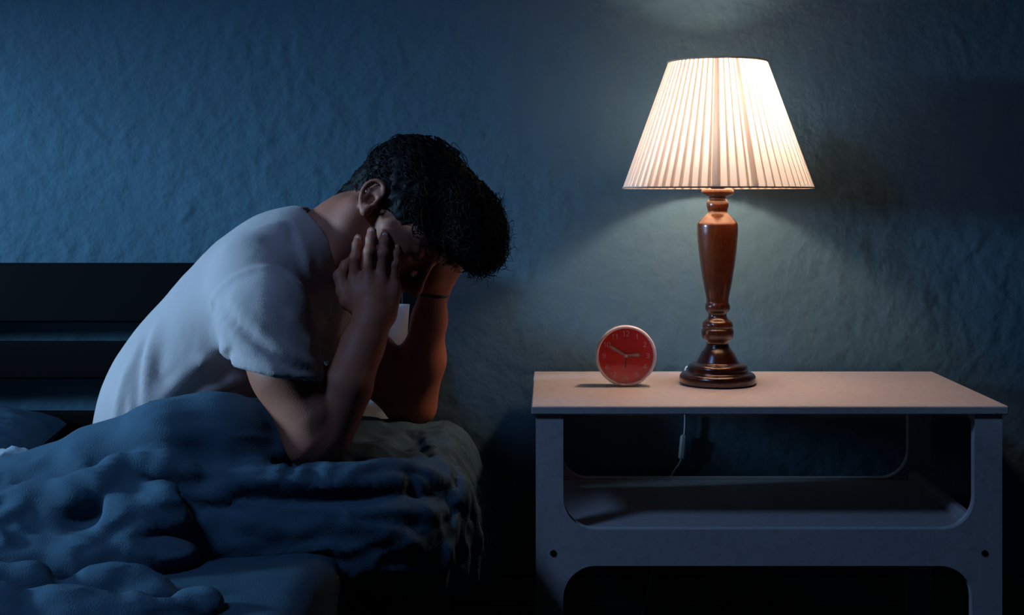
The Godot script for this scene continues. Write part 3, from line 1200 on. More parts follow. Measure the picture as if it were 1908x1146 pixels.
func head(o: Array) -> void:
	var s := Sdf.new(W(530, 590, 2.36), W(960, 250, 2.02), 0.0036)
	var b := Basis(hf, hu, hr)
	var L := HP
	var e := func(f: float, u: float, r: float, rf: float, ru: float, rr: float, k: float, carve := false) -> void: s.ell(H(f, u, r), b, Vector3(rf, ru, rr) * L, k, carve)
	e.call(-0.005, 0.05, 0.0, 0.096, 0.083, 0.075, 0.01)
	e.call(0.052, 0.058, 0.0, 0.044, 0.05, 0.06, 0.03)
	e.call(0.040, -0.005, 0.0, 0.052, 0.08, 0.060, 0.03)
	e.call(0.040, -0.050, 0.0, 0.044, 0.040, 0.046, 0.03)
	for q in [-1.0, 1.0]:
		s.cap(H(-0.005, -0.03, 0.054 * q), H(0.012, -0.062, 0.047 * q), 0.016, 0.015, 0.02)
		s.cap(H(0.012, -0.062, 0.047 * q), H(0.078, -0.086, 0.014 * q), 0.015, 0.015, 0.02)
		s.cap(H(0.070, -0.006, 0.040 * q), H(0.035, -0.002, 0.061 * q), 0.016, 0.012, 0.02)      # cheek bone
		s.cap(H(0.074, 0.034, 0.044 * q), H(0.092, 0.034, 0.010 * q), 0.009, 0.010, 0.014)       # brow
		s.ell(H(0.103, 0.014, 0.031 * q), b, Vector3(0.017, 0.013, 0.019) * L, 0.012, true)        # socket
		s.ell(H(0.077, 0.014, 0.032 * q), b, Vector3(0.0145, 0.0125, 0.0155) * L, 0.004)           # lid over the eye
		s.cap(H(0.0895, 0.0085, 0.020 * q), H(0.0885, 0.0075, 0.040 * q), 0.0014, 0.0014, 0.002, true)
	s.cap(H(0.078, -0.088, 0.0), H(0.081, -0.082, 0.0), 0.018, 0.017, 0.02)                        # chin
	s.cap(H(0.091, 0.022, 0.0), H(0.117, -0.020, 0.0), 0.0085, 0.0095, 0.010)                      # nose
	s.cap(H(0.117, -0.020, 0.0), H(0.120, -0.024, 0.0), 0.011, 0.0105, 0.008)
	for q in [-1.0, 1.0]:
		s.cap(H(0.103, -0.026, 0.011 * q), H(0.110, -0.027, 0.0105 * q), 0.0082, 0.0078, 0.006)
		s.cap(H(0.112, -0.037, 0.0065 * q), H(0.110, -0.028, 0.006 * q), 0.0038, 0.003, 0.003, true)
	s.ell(H(0.082, -0.040, 0.0), b, Vector3(0.028, 0.026, 0.032) * L, 0.012)
	# mouth
	s.cap(H(0.092, -0.048, -0.02), H(0.101, -0.047, 0.0), 0.0055, 0.0075, 0.008)
	s.cap(H(0.092, -0.048, 0.02), H(0.101, -0.047, 0.0), 0.0055, 0.0075, 0.008)
	s.cap(H(0.091, -0.060, -0.016), H(0.098, -0.061, 0.0), 0.0055, 0.008, 0.008)
	s.cap(H(0.091, -0.060, 0.016), H(0.098, -0.061, 0.0), 0.0055, 0.008, 0.008)
	s.cap(H(0.098, -0.053, -0.024), H(0.110, -0.054, 0.0), 0.002, 0.002, 0.003, true)
	s.cap(H(0.098, -0.053, 0.024), H(0.110, -0.054, 0.0), 0.002, 0.002, 0.003, true)
	# neck
	s.cap(W(560, 490, 2.2), W(655, 430, 2.2), 0.072, 0.060, 0.03)
	s.cap(W(655, 430, 2.2), H(0.0, -0.02, 0.0), 0.060, 0.052, 0.03)
	s.cap(W(585, 520, 2.2), W(650, 480, 2.19), 0.055, 0.04, 0.03)
	s.cap(H(-0.02, -0.03, 0.06), W(600, 530, 2.13), 0.014, 0.014, 0.03)                           # the long neck muscle
	# ears
	for q in [-1.0, 1.0]:
		var rim := []
		var ca := cos(0.45)
		var sa := sin(0.45)
		var E := func(f: float, u: float, r: float) -> Vector3: return H((f * ca - u * sa) * 0.76, (f * sa + u * ca) * 0.76 + 0.002, (0.077 + (r - 0.078) * 0.5) * q)
		s.ell(E.call(-0.016, 0.006, 0.080), Basis(hf * ca + hu * sa, hu * ca - hf * sa, hr).rotated(hu, -0.35 * q), Vector3(0.0155, 0.026, 0.0055) * L, 0.004)
		for p in [[0.001, 0.006, 0.082], [0.004, 0.022, 0.083], [-0.004, 0.036, 0.086], [-0.018, 0.040, 0.091], [-0.031, 0.030, 0.094], [-0.035, 0.012, 0.095], [-0.030, -0.006, 0.092], [-0.021, -0.019, 0.088], [-0.010, -0.028, 0.083]]:
			rim.append(E.call(p[0], p[1], p[2]))
		var cr := curve(rim, 3)
		for j in cr.size() - 1:
			s.cap(cr[j], cr[j + 1], 0.0036, 0.0036, 0.002)
		s.cap(E.call(-0.008, -0.025, 0.083), E.call(-0.004, -0.020, 0.080), 0.0075, 0.006, 0.006)
		s.cap(E.call(-0.024, 0.018, 0.089), E.call(-0.022, -0.006, 0.087), 0.0035, 0.0035, 0.003)
		s.ell(E.call(-0.010, 0.001, 0.090), b, Vector3(0.007, 0.009, 0.005) * L, 0.003, true)
		s.cap(E.call(0.002, -0.004, 0.082), E.call(0.001, 0.004, 0.081), 0.0055, 0.004, 0.004)
	s.nets(o)


func finger(s: Sdf, pts: Array, r0: float, r1: float) -> void:
	var n := pts.size()
	for j in n - 1:
		s.cap(pts[j], pts[j + 1], lerpf(r0, r1, float(j) / (n - 1)), lerpf(r0, r1, float(j + 1) / (n - 1)), 0.003)
	for j in range(1, n - 1):      # knuckles stand out a little
		s.cap(pts[j], pts[j] + Vector3(0, 0.0005, 0), lerpf(r0, r1, float(j) / (n - 1)) * 1.07, lerpf(r0, r1, float(j) / (n - 1)) * 1.07, 0.004)


func near_arm(o: Array) -> void:
	var s := Sdf.new(W(370, 900, 2.13), W(790, 405, 1.86), 0.0036)
	var sh := W(480, 560, 2.03)
	var el := W(588, 822, 1.985)
	var wr := W(694, 596, 2.055)
	s.cap(sh, sh.lerp(el, 0.5), 0.060, 0.053, 0.03)
	s.cap(sh.lerp(el, 0.5), el, 0.053, 0.044, 0.02)
	s.cap(W(540, 700, 1.985), W(585, 770, 1.97), 0.040, 0.030, 0.03)        # biceps, pressed by the bend
	s.cap(el, W(600, 835, 1.985), 0.040, 0.028, 0.02)                       # point of the elbow
	s.cap(W(606, 812, 1.985), W(645, 720, 2.0), 0.042, 0.041, 0.006)
	s.cap(W(645, 720, 2.0), W(678, 640, 2.035), 0.041, 0.031, 0.006)
	s.cap(W(676, 640, 2.035), wr, 0.031, 0.0275, 0.02)
	# hand, its back to the camera, along the cheek
	var kn := [W(660, 520, 2.092), W(686, 511, 2.086), W(711, 516, 2.090), W(733, 530, 2.098)]
	var wp := [W(678, 588, 2.062), W(688, 590, 2.058), W(700, 590, 2.058), W(712, 588, 2.062)]
	for j in 4:
		s.cap(wp[j], kn[j], 0.0165, 0.0115, 0.012)
	s.cap(wr, W(695, 570, 2.065), 0.0275, 0.022, 0.015)
	s.cap(W(652, 560, 2.088), W(668, 545, 2.085), 0.0175, 0.015, 0.012)      # ball of the thumb
	s.cap(W(722, 585, 2.07), W(733, 545, 2.09), 0.015, 0.012, 0.012)         # outer edge of the palm
	finger(s, [kn[0], W(662, 481, 2.094), W(666, 457, 2.102), W(668, 444, 2.108)], 0.0098, 0.0076)
	finger(s, [kn[1], W(689, 469, 2.086), W(692, 446, 2.096), W(693, 431, 2.104)], 0.0103, 0.0080)
	finger(s, [kn[2], W(714, 474, 2.090), W(716, 452, 2.099), W(717, 438, 2.106)], 0.0099, 0.0077)
	finger(s, [kn[3], W(736, 493, 2.098), W(738, 473, 2.106), W(739, 461, 2.112)], 0.0088, 0.0068)
	finger(s, [W(662, 572, 2.08), W(641, 543, 2.098), W(634, 515, 2.112), W(645, 496, 2.122), W(655, 486, 2.126)], 0.0135, 0.0085)
	s.nets(o)


func far_arm(o: Array) -> void:
	var s := Sdf.new(W(540, 830, 2.52), W(925, 405, 2.2), 0.004)
	var sh := W(602, 578, 2.38)
	var el := W(762, 752, 2.415)
	var wr := W(806, 552, 2.345)
	s.cap(sh, sh.lerp(el, 0.55), 0.058, 0.050, 0.03)
	s.cap(sh.lerp(el, 0.55), el, 0.050, 0.042, 0.03)
	s.cap(el, W(775, 770, 2.41), 0.040, 0.026, 0.02)
	s.cap(W(772, 750, 2.41), W(787, 670, 2.395), 0.042, 0.041, 0.02)
	s.cap(W(787, 670, 2.395), W(800, 595, 2.365), 0.041, 0.030, 0.02)
	s.cap(W(800, 595, 2.365), wr, 0.030, 0.027, 0.02)
	var kn := [W(822, 470, 2.285), W(838, 466, 2.292), W(852, 470, 2.305), W(862, 479, 2.32)]
	var wp := [W(802, 545, 2.335), W(808, 544, 2.34), W(814, 544, 2.345), W(819, 545, 2.35)]
	for j in 4:
		s.cap(wp[j], kn[j], 0.016, 0.0115, 0.012)
	finger(s, [kn[0], W(842, 436, 2.272), W(852, 418, 2.265), W(858, 408, 2.26)], 0.0098, 0.0076)
	finger(s, [kn[1], W(858, 432, 2.278), W(868, 414, 2.27), W(874, 404, 2.265)], 0.0103, 0.008)
	finger(s, [kn[2], W(872, 438, 2.292), W(882, 420, 2.285), W(888, 410, 2.28)], 0.0099, 0.0077)
	finger(s, [kn[3], W(880, 452, 2.31), W(888, 436, 2.30), W(893, 427, 2.295)], 0.0088, 0.0068)
	finger(s, [W(800, 535, 2.33), W(790, 508, 2.315), W(788, 484, 2.30), W(791, 466, 2.29)], 0.0135, 0.0085)
	s.nets(o)


const HIP := [-0.63, 0.455]
const KNEE := [-0.205, 0.392]


func trunk(o: Array) -> void:
	# under the shirt and the duvet
	var s := Sdf.new(Vector3(-0.86, 0.02, -2.55), Vector3(0.12, 0.95, -1.9), 0.014)
	var g := Basis(Vector3(0, 0, 1), -0.87)
	g = Basis(Vector3(0.64, 0.766, 0).normalized(), Vector3(-0.766, 0.64, 0).normalized(), Vector3(0, 0, 1))
	s.ell(W(484, 574, 2.2), g, Vector3(0.19, 0.112, 0.165), 0.05)
	s.ell(W(378, 692, 2.2), g, Vector3(0.15, 0.098, 0.14), 0.05)
	s.ell(W(318, 790, 2.2), g, Vector3(0.12, 0.10, 0.155), 0.05)
	for z in [-2.07, -2.34]:
		var zk: float = -2.05 if z > -2.2 else -2.38
		s.cap(Vector3(HIP[0], HIP[1], z), Vector3(KNEE[0], KNEE[1], zk), 0.08, 0.052, 0.03)
		s.cap(Vector3(KNEE[0], KNEE[1], zk), Vector3(KNEE[0] + 0.0, 0.26, zk), 0.052, 0.048, 0.03)
		s.cap(Vector3(KNEE[0], 0.26, zk), Vector3(KNEE[0] - 0.01, 0.085, zk), 0.048, 0.034, 0.03)
		s.cap(Vector3(KNEE[0] - 0.03, 0.045, zk), Vector3(KNEE[0] + 0.15, 0.034, zk), 0.034, 0.024, 0.03)
	s.nets(o)


func shirt(root: Node3D) -> void:
	var s := Sdf.new(W(165, 840, 2.42), W(690, 385, 1.90), 0.0053)
	var g := Basis(Vector3(0.64, 0.766, 0).normalized(), Vector3(-0.766, 0.64, 0).normalized(), Vector3(0, 0, 1))
	s.ell(W(482, 572, 2.2), g, Vector3(0.20, 0.127, 0.178), 0.05)
	s.ell(W(372, 692, 2.2), g, Vector3(0.17, 0.118, 0.158), 0.06)
	s.ell(W(312, 785, 2.2), Basis(Vector3(0.35, 0.94, 0), Vector3(-0.94, 0.35, 0), Vector3(0, 0, 1)), Vector3(0.17, 0.106, 0.175), 0.06)
	s.cap(W(560, 560, 2.2), W(608, 618, 2.2), 0.07, 0.048, 0.04)                     # the front hanging from the neck
	s.cap(W(470, 500, 2.08), W(545, 492, 2.16), 0.05, 0.05, 0.04)                    # slope of the near shoulder
	s.cap(W(470, 500, 2.32), W(545, 492, 2.24), 0.05, 0.05, 0.04)
	s.cap(W(515, 480, 2.2), W(552, 485, 2.2), 0.052, 0.058, 0.04)
	# sleeves
	s.cap(W(478, 560, 2.05), W(496, 605, 2.0), 0.076, 0.070, 0.03)
	s.cap(W(494, 590, 2.01), W(527, 750, 1.975), 0.075, 0.073, 0.010)
	s.cyl(W(516, 697, 1.965), W(478, 890, 1.95), 0.086, 0.12, 0.003, true)                # cut at the hem
	s.cap(W(560, 560, 2.36), W(595, 590, 2.38), 0.070, 0.064, 0.03)
	s.cyl(W(585, 570, 2.375), W(662, 640, 2.395), 0.066, 0.062, 0.015)
	# neck opening
	s.cap(W(560, 488, 2.2), W(655, 425, 2.2), 0.078, 0.066, 0.006, true)
	s.cap(W(588, 520, 2.2), W(650, 480, 2.19), 0.060, 0.045, 0.006, true)
	# seams and folds: [points, height, width]
	var folds := [[[[425, 640], [402, 612], [389, 575], [405, 546], [440, 516], [486, 501], [530, 508], [560, 530], [580, 560]], 0.006, 0.007],
		[[[392, 585], [412, 630], [434, 678]], 0.010, 0.012], [[[384, 590], [400, 625], [424, 655], [432, 690]], -0.014, 0.014],
		[[[402, 578], [450, 636], [505, 676], [545, 694]], 0.013, 0.010], [[[428, 558], [480, 610], [545, 664], [592, 690]], 0.012, 0.010],
		[[[414, 566], [466, 624], [526, 672], [570, 692]], -0.010, 0.008], [[[480, 570], [525, 612], [580, 658]], 0.008, 0.010],
		[[[538, 585], [562, 615], [582, 645]], 0.006, 0.009], [[[438, 664], [480, 671], [540, 684], [592, 696]], -0.005, 0.006],
		[[[292, 605], [272, 680], [268, 735], [266, 785]], 0.012, 0.012], [[[275, 620], [257, 690], [256, 760], [260, 790]], -0.011, 0.012],
		[[[262, 640], [246, 710], [243, 795]], 0.011, 0.011], [[[240, 680], [226, 730], [216, 795]], 0.009, 0.010], [[[252, 670], [236, 730], [228, 795]], -0.008, 0.010],
		[[[420, 650], [370, 680], [320, 730], [275, 775]], 0.012, 0.016], [[[430, 690], [380, 715], [330, 755]], -0.012, 0.016], [[[465, 700], [410, 720], [350, 765]], 0.012, 0.014],
		[[[480, 715], [430, 735], [390, 760]], -0.010, 0.012], [[[300, 640], [296, 680], [300, 705], [330, 690]], -0.006, 0.014], [[[380, 560], [396, 590], [408, 625]], -0.008, 0.014],
		[[[540, 420], [550, 450], [562, 485]], -0.006, 0.008], [[[470, 428], [510, 420], [540, 428]], 0.005, 0.009], [[[490, 446], [520, 450], [545, 465]], -0.006, 0.012],
		[[[612, 556], [600, 590], [582, 640]], 0.008, 0.007], [[[628, 550], [620, 590], [592, 650]], 0.007, 0.007], [[[642, 565], [630, 600], [604, 670]], 0.007, 0.007], [[[620, 556], [608, 600], [590, 645]], -0.006, 0.007],
		[[[549, 413], [556, 445], [567, 480], [578, 515], [590, 545], [602, 553]], 0.007, 0.007]]
	for q in folds:
		stroke(s, q[0], q[1] * 1.3, q[2])
	# opening of the sleeves
	s.even(1)
	s.cyl(W(517, 672, 1.987), W(526, 730, 1.98), 0.057, 0.058, 0.003, true)
	s.cyl(W(645, 624, 2.39), W(690, 665, 2.40), 0.054, 0.055, 0.003, true)
	var fold := noise(71, 7.0, 3)
	var o := [PackedVector3Array(), PackedVector3Array(), PackedInt32Array()]
	s.nets(o, func(p: Vector3, _n: Vector3) -> float: return 0.0016 * fold.get_noise_3d(p.x * 2.0, p.y, p.z * 1.4))
	obj("t_shirt", array_mesh(o[0], o[1], o[2]), M.shirt, root)


func hair(root: Node3D) -> void:
	var s := Sdf.new(W(600, 560, 2.42), W(1010, 215, 1.98), 0.006)
	var b := Basis(hf, hu, hr)
	var L := HP
	var lumps := [[-0.005, 0.055, 0.0, 0.104, 0.088, 0.086], [-0.040, 0.018, 0.0, 0.050, 0.050, 0.062], [0.052, 0.104, 0.0, 0.058, 0.048, 0.076], [0.082, 0.100, 0.01, 0.046, 0.040, 0.064], [0.098, 0.092, -0.02, 0.028, 0.032, 0.045], [0.02, 0.108, 0.0, 0.055, 0.036, 0.066], [0.020, 0.040, 0.064, 0.038, 0.034, 0.020], [-0.05, 0.084, 0.0, 0.042, 0.036, 0.055]]
	for q in lumps:
		s.ell(H(q[0], q[1], q[2]), b, Vector3(q[3], q[4], q[5]) * L, 0.012)
	s.cap(H(-0.060, 0.0, 0.0), H(-0.055, -0.045, 0.0), 0.045, 0.036, 0.02)          # down to the nape
	var curl := noise(81, 38.0, 2)
	var o := [PackedVector3Array(), PackedVector3Array(), PackedInt32Array()]
	s.nets(o, func(p: Vector3, _n: Vector3) -> float: return 0.006 * (1.0 - 2.2 * absf(curl.get_noise_3d(p.x, p.y, p.z))) - 0.008)
	var hm := obj("hair", array_mesh(o[0], o[1], o[2]), M.hair, root)
	# curls that stand off the mass
	var st := [PackedVector3Array(), PackedVector3Array(), PackedInt32Array()]
	var made := 0
	var clump := noise(82, 17.0, 2)
	while made < 5200:
		var q: Array = lumps[[0, 0, 1, 2, 2, 3, 3, 3, 4, 4, 5, 6, 7][rng.randi() % 13]]
		var dir := Vector3(rng.randfn(), rng.randfn(), rng.randfn()).normalized()
		var local := Vector3(q[0], q[1], q[2]) + Vector3(dir.x * q[3], dir.y * q[4], dir.z * q[5])
		var low := 0.04 if local.x > -0.03 else -0.04
		if local.y < low or (local.x > 0.095 and local.y < 0.062):
			continue
		var root_at := H(local.x, local.y, local.z)
		if s.at(root_at) < -0.007:
			continue
		made += 1
		var nn := s.grad(root_at)
		root_at += nn * (0.013 * clump.get_noise_3d(root_at.x, root_at.y, root_at.z))
		var t1 := nn.cross(Vector3(rng.randfn(), rng.randfn(), rng.randfn())).normalized()
		var t2 := nn.cross(t1)
		var wild := clampf(0.25 + 9.0 * local.x, 0.2, 1.0)
		var stray := 1.0 if rng.randf() < 0.14 else 0.0
		var len := rng.randf_range(0.004, 0.014) * wild + stray * rng.randf_range(0.010, 0.028) * wild
		var rad := rng.randf_range(0.006, 0.013) * lerpf(0.6, 1.0, wild) + stray * rng.randf_range(0.002, 0.007)
		var turn := rng.randf_range(3.0, 8.0) + stray * 1.5
		var drift := (hf * 0.7 - hu * 0.2 + t1 * rng.randf_range(-1, 1) + Vector3(0.2, -0.5, 0)) * 0.016
		var pts := PackedVector3Array()
		for j in 13:
			var t := j / 12.0
			pts.append(root_at - nn * 0.004 + nn * (len * (t - 0.3 * t * t)) + drift * t + (t1 * (cos(turn * t) - 1.0) + t2 * sin(turn * t) + nn * 0.6 * sin(turn * t * 0.8)) * rad * (0.5 + 0.5 * t))
		add_tube(st, pts, rng.randf_range(0.0007, 0.0015) * (0.5 if stray else 1.0), 4, 0.5)
	var sm := obj("curls", array_mesh(st[0], st[1], st[2]), M.hair, hm, root.position)
	sm.position = Vector3.ZERO
	sm.set_meta("kind", "stuff")


func face_parts(root: Node3D) -> void:
	for q in [1.0, -1.0]:
		var e := [H(0.0895, 0.0065, 0.019 * q), H(0.0925, 0.005, 0.028 * q), H(0.0905, 0.005, 0.036 * q), H(0.085, 0.0075, 0.044 * q)]
		obj("eyelash", tube(e, 0.0013, 6), M.lash, root)
		var w := [H(0.098, 0.036, 0.012 * q), H(0.094, 0.043, 0.028 * q), H(0.080, 0.042, 0.046 * q)]
		obj("eyebrow", tube(w, 0.0042, 8), M.lash, root)
	var ball := SphereMesh.new()
	ball.radius = 1.0
	ball.height = 2.0
	ball.radial_segments = 16
	ball.rings = 8
	for k in [[668, 445, 2.1005, 0.0046], [693, 432, 2.096, 0.0048], [717, 439, 2.0985, 0.0046], [739, 462, 2.1055, 0.0041]]:
		var m := obj("fingernail", ball, M.nail, root, W(k[0], k[1], k[2]))
		m.scale = Vector3(k[3], k[3] * 1.35, 0.0012)
		m.rotation.x = -0.35
	# bracelet on the far wrist
	var wr := W(805, 545, 2.345)
	var ax := (W(800, 595, 2.365) - wr).normalized()
	var u := ax.cross(Vector3(0, 0, 1)).normalized()
	var w := ax.cross(u)
	var ring := []
	for i in 13:
		var g := TAU * i / 12
		ring.append(wr + (u * cos(g) + w * sin(g)) * 0.0295 + ax * 0.006 * sin(g))
	obj("bracelet", tube(ring, 0.0032, 8, 4), M.black, root)


# ---------------------------------------------------------------- the duvet
func duvet() -> void:
	var s := Sdf.new(Vector3(-1.75, 0.17, -2.56), Vector3(-0.02, 0.64, -1.46), 0.0068)
	var P := func(x: float, y: float, z: float) -> Vector3: return Vector3(x, y, -z)
	# over the thighs
	s.cap(P.call(-0.62, 0.455, 2.08), P.call(-0.19, 0.398, 2.06), 0.10, 0.070, 0.04)
	s.cap(P.call(-0.55, 0.44, 2.32), P.call(-0.20, 0.398, 2.38), 0.08, 0.066, 0.04)
	s.ell(P.call(-0.40, 0.40, 2.22), Basis(), Vector3(0.26, 0.065, 0.2), 0.05)
	# the roll across the lap and away to the left
	s.chain([W(560, 865, 2.10), W(480, 840, 2.06), W(400, 838, 2.0), W(320, 850, 1.97), W(190, 890, 1.96), W(20, 950, 1.95), W(-250, 1000, 1.95)], [0.066, 0.078, 0.088, 0.086, 0.078, 0.075, 0.075], 0.014)
	s.chain([P.call(-0.9, 0.38, 2.15), P.call(-1.6, 0.37, 2.15)], [0.07, 0.06], 0.06)
	# falling over the knees and down the near side, level below level
	var hem := noise(91, 9.0, 2)
	var top := [P.call(-0.200, 0.430, 2.44), P.call(-0.198, 0.428, 2.24), P.call(-0.202, 0.425, 2.06), P.call(-0.245, 0.440, 1.975), P.call(-0.335, 0.445, 1.945), P.call(-0.45, 0.448, 1.925), P.call(-0.62, 0.45, 1.905)]
	var mid := [P.call(-0.150, 0.340, 2.46), P.call(-0.148, 0.345, 2.24), P.call(-0.155, 0.350, 2.05), P.call(-0.215, 0.375, 1.955), P.call(-0.31, 0.395, 1.915), P.call(-0.45, 0.42, 1.89), P.call(-0.62, 0.42, 1.875)]
	var end := [P.call(-0.116, 0.268, 2.46), P.call(-0.120, 0.258, 2.25), P.call(-0.145, 0.278, 2.06), P.call(-0.205, 0.312, 1.97), P.call(-0.29, 0.350, 1.91), P.call(-0.45, 0.385, 1.87), P.call(-0.62, 0.39, 1.86)]
	for j in 9:
		var t := j / 8.0
		var row := []
		var rr := []
		for i in 7:
			row.append((top[i] as Vector3).lerp(mid[i], t * 2.0) if t < 0.5 else (mid[i] as Vector3).lerp(end[i], t * 2.0 - 1.0))
		var line := curve(row, 4)
		var pts := []
		for i in line.size():
			pts.append(line[i] + Vector3(1.0, -0.9, 0) * (t * t * 0.014 * hem.get_noise_1d(i * 0.035)))
			rr.append(lerpf(0.034, 0.021, t))
		s.chain(pts, rr, 0.022)
	# the heap at the left
	s.ell(P.call(-0.75, 0.39, 1.80), Basis(), Vector3(0.26, 0.058, 0.10), 0.02)
	s.ell(P.call(-0.58, 0.42, 1.885), Basis(), Vector3(0.15, 0.055, 0.06), 0.02)
	s.chain([W(206, 872, 1.86), W(223, 868, 1.86), W(260, 868, 1.865), W(308, 873, 1.87), W(345, 893, 1.875)], [0.014, 0.017, 0.018, 0.020, 0.022], 0.012)
	s.chain([W(225, 885, 1.855), W(195, 915, 1.84), W(150, 935, 1.835), W(60, 950, 1.84), W(-200, 980, 1.84)], [0.022, 0.032, 0.036, 0.036, 0.045], 0.014)
	s.chain([W(262, 925, 1.83), W(296, 943, 1.822), W(322, 966, 1.815)], [0.022, 0.030, 0.024], 0.010)
	s.chain([W(300, 962, 1.81), W(255, 985, 1.80), W(210, 1004, 1.79), W(180, 1022, 1.785)], [0.026, 0.034, 0.032, 0.022], 0.012)
	s.chain([W(232, 905, 1.845), W(240, 950, 1.82), W(215, 985, 1.80)], [0.024, 0.030, 0.026], 0.010)
	s.chain([W(25, 1000, 1.79), W(-60, 1010, 1.78), W(-200, 1030, 1.78)], [0.030, 0.034, 0.05], 0.012)
	s.chain([W(36, 1052, 1.755), W(86, 1032, 1.76), W(123, 1042, 1.765), W(152, 1066, 1.77)], [0.022, 0.026, 0.024, 0.018], 0.010)
	s.chain([W(20, 1060, 1.74), W(-60, 1070, 1.72), W(-200, 1080, 1.7)], [0.03, 0.036, 0.05], 0.012)
	# the heap nearest to the camera
	s.chain([W(-40, 1108, 1.64), W(10, 1104, 1.64), W(54, 1100, 1.645), W(96, 1120, 1.65)], [0.036, 0.036, 0.032, 0.022], 0.010)
	s.chain([W(110, 1122, 1.655), W(170, 1098, 1.66), W(208, 1090, 1.66), W(253, 1098, 1.66), W(294, 1108, 1.655), W(318, 1118, 1.65)], [0.024, 0.026, 0.025, 0.024, 0.022, 0.016], 0.010)
	s.chain([W(-40, 1165, 1.55), W(120, 1170, 1.56), W(260, 1160, 1.57), W(330, 1150, 1.585)], [0.05, 0.044, 0.036, 0.026], 0.014)
	s.chain([W(342, 1132, 1.60), W(384, 1128, 1.60)], [0.022, 0.020], 0.010)
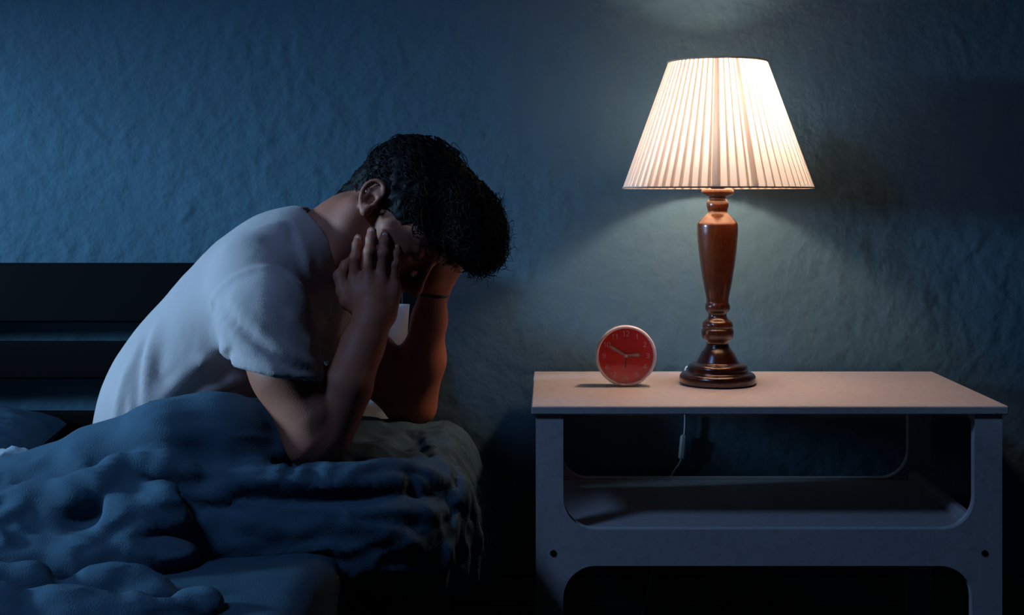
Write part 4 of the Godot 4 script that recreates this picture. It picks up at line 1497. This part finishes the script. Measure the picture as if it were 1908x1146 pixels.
	# folds: [points, height, width, how far below it its crease lies]
	var folds := [[[[340, 878], [372, 884], [450, 891], [514, 895], [602, 891], [648, 880], [698, 866], [722, 861]], 0.020, 0.017, 0],
		[[[346, 889], [357, 921], [372, 941], [409, 946], [446, 931], [500, 927], [560, 930], [620, 936], [690, 938]], -0.026, 0.014, -16],
		[[[590, 908], [663, 917], [733, 915], [797, 914], [826, 914]], -0.022, 0.012, -14],
		[[[360, 962], [416, 955], [457, 976], [500, 996], [560, 1010]], 0.018, 0.015, 16], [[[430, 992], [480, 985], [540, 1005], [600, 1018]], 0.013, 0.013, 13],
		[[[600, 950], [690, 958], [769, 961], [850, 953]], 0.013, 0.015, 15], [[[640, 985], [720, 1000], [790, 1030]], 0.010, 0.018, 18], [[[560, 968], [620, 975], [700, 985]], 0.009, 0.014, 12],
		[[[514, 894], [524, 876], [536, 858]], 0.013, 0.008, 0], [[[527, 893], [538, 874], [552, 862]], -0.010, 0.007, 0], [[[552, 894], [562, 878], [573, 864]], 0.012, 0.008, 0], [[[580, 890], [586, 878], [590, 868]], -0.008, 0.007, 0], [[[604, 890], [606, 878], [606, 868]], 0.009, 0.006, 0],
		[[[470, 880], [495, 855], [530, 838]], 0.014, 0.014, 0], [[[606, 885], [648, 858], [690, 848], [735, 842]], 0.014, 0.012, 0], [[[640, 872], [690, 856], [740, 850]], -0.010, 0.009, 0], [[[655, 884], [705, 865], [755, 870], [790, 881], [806, 894]], 0.016, 0.012, 12],
		[[[692, 846], [735, 828], [780, 814], [796, 810]], 0.016, 0.016, 0], [[[640, 850], [690, 842], [760, 826]], -0.012, 0.012, 0],
		[[[742, 814], [762, 834], [782, 858]], 0.014, 0.011, 0], [[[762, 812], [784, 838], [800, 862]], -0.012, 0.010, 0], [[[785, 806], [806, 836], [826, 876], [830, 908]], 0.015, 0.011, 0], [[[806, 808], [828, 846], [842, 890], [846, 915]], -0.014, 0.011, 0],
		[[[822, 808], [836, 846], [850, 892], [858, 928]], 0.014, 0.011, 0], [[[838, 815], [860, 880], [872, 930]], -0.008, 0.010, 0], [[[830, 915], [848, 926], [860, 940]], 0.018, 0.013, 10],
		[[[861, 940], [852, 988], [828, 1040]], 0.013, 0.011, 0], [[[872, 940], [868, 990], [852, 1050]], -0.012, 0.010, 0], [[[858, 866], [884, 940], [912, 1010]], 0.010, 0.011, 0], [[[884, 950], [878, 985], [898, 1030]], 0.012, 0.010, 0], [[[840, 960], [820, 1000], [800, 1040]], -0.010, 0.010, 0],
		[[[250, 785], [300, 800], [345, 822]], 0.008, 0.018, 0], [[[130, 846], [150, 858], [170, 880]], 0.008, 0.016, 0], [[[225, 858], [238, 889], [256, 905], [292, 918]], -0.022, 0.012, 0], [[[256, 906], [305, 923], [335, 943], [344, 964]], 0.012, 0.012, 0],
		[[[37, 1012], [52, 991], [74, 984], [115, 1000]], -0.024, 0.016, 0], [[[120, 992], [156, 963], [190, 943]], -0.020, 0.016, 0], [[[186, 945], [215, 950], [222, 985]], 0.010, 0.012, 0], [[[268, 985], [300, 975], [330, 975]], 0.008, 0.012, 14],
		[[[60, 930], [110, 945], [150, 935]], 0.012, 0.018, 0], [[[0, 965], [40, 950], [56, 915]], 0.014, 0.014, 12], [[[285, 1095], [280, 1108], [294, 1120]], -0.016, 0.010, 0], [[[190, 1100], [240, 1112], [270, 1125]], -0.010, 0.014, 0], [[[30, 1090], [60, 1115], [100, 1135]], -0.012, 0.014, 0]]
	for q in folds:
		stroke(s, q[0], q[1] * 1.3, q[2])
		if q[3]:
			var under := []
			for p in q[0]:
				under.append([p[0], p[1] + q[3]])
			stroke(s, under, -1.1 * q[1], q[2] * 0.75)
	s.even(1)
	# the dent under the elbow
	s.cap(W(592, 835, 1.985), W(600, 835, 1.985), 0.040, 0.034, 0.012, true)
	var crease := noise(92, 1.0, 2)
	var warp := noise(93, 5.0, 2)
	var o := [PackedVector3Array(), PackedVector3Array(), PackedInt32Array()]
	s.nets(o, func(p: Vector3, n: Vector3) -> float:
		var w := 0.35 * warp.get_noise_3d(p.x, p.y, p.z)
		var front := smoothstep(0.1, 0.6, n.z) * smoothstep(-0.64, -0.52, p.x)
		var side := smoothstep(0.35, 0.8, n.x) * smoothstep(-0.3, -0.2, p.x)
		var along := 1.0 - 2.6 * absf(crease.get_noise_3d(p.x * 2.4 + w, p.y * 15.0 + w, p.z * 9.0))
		var down := 1.0 - 2.6 * absf(crease.get_noise_3d(p.x * 6.0 + w, p.y * 3.0 + w, p.z * 15.0))
		var any := 1.0 - 2.6 * absf(crease.get_noise_3d(p.x * 8.0 + w, p.y * 8.0 - w, p.z * 10.0))
		var e := lerpf(lerpf(any * 0.006, along * 0.008, front), down * 0.009, side)
		return e * (1.0 - 0.65 * smoothstep(0.47, 0.52, p.y)))
	tag(obj("duvet", array_mesh(o[0], o[1], o[2]), M.duvet), "crumpled blue duvet drawn over the man's lap and hanging off the bed", "duvet")
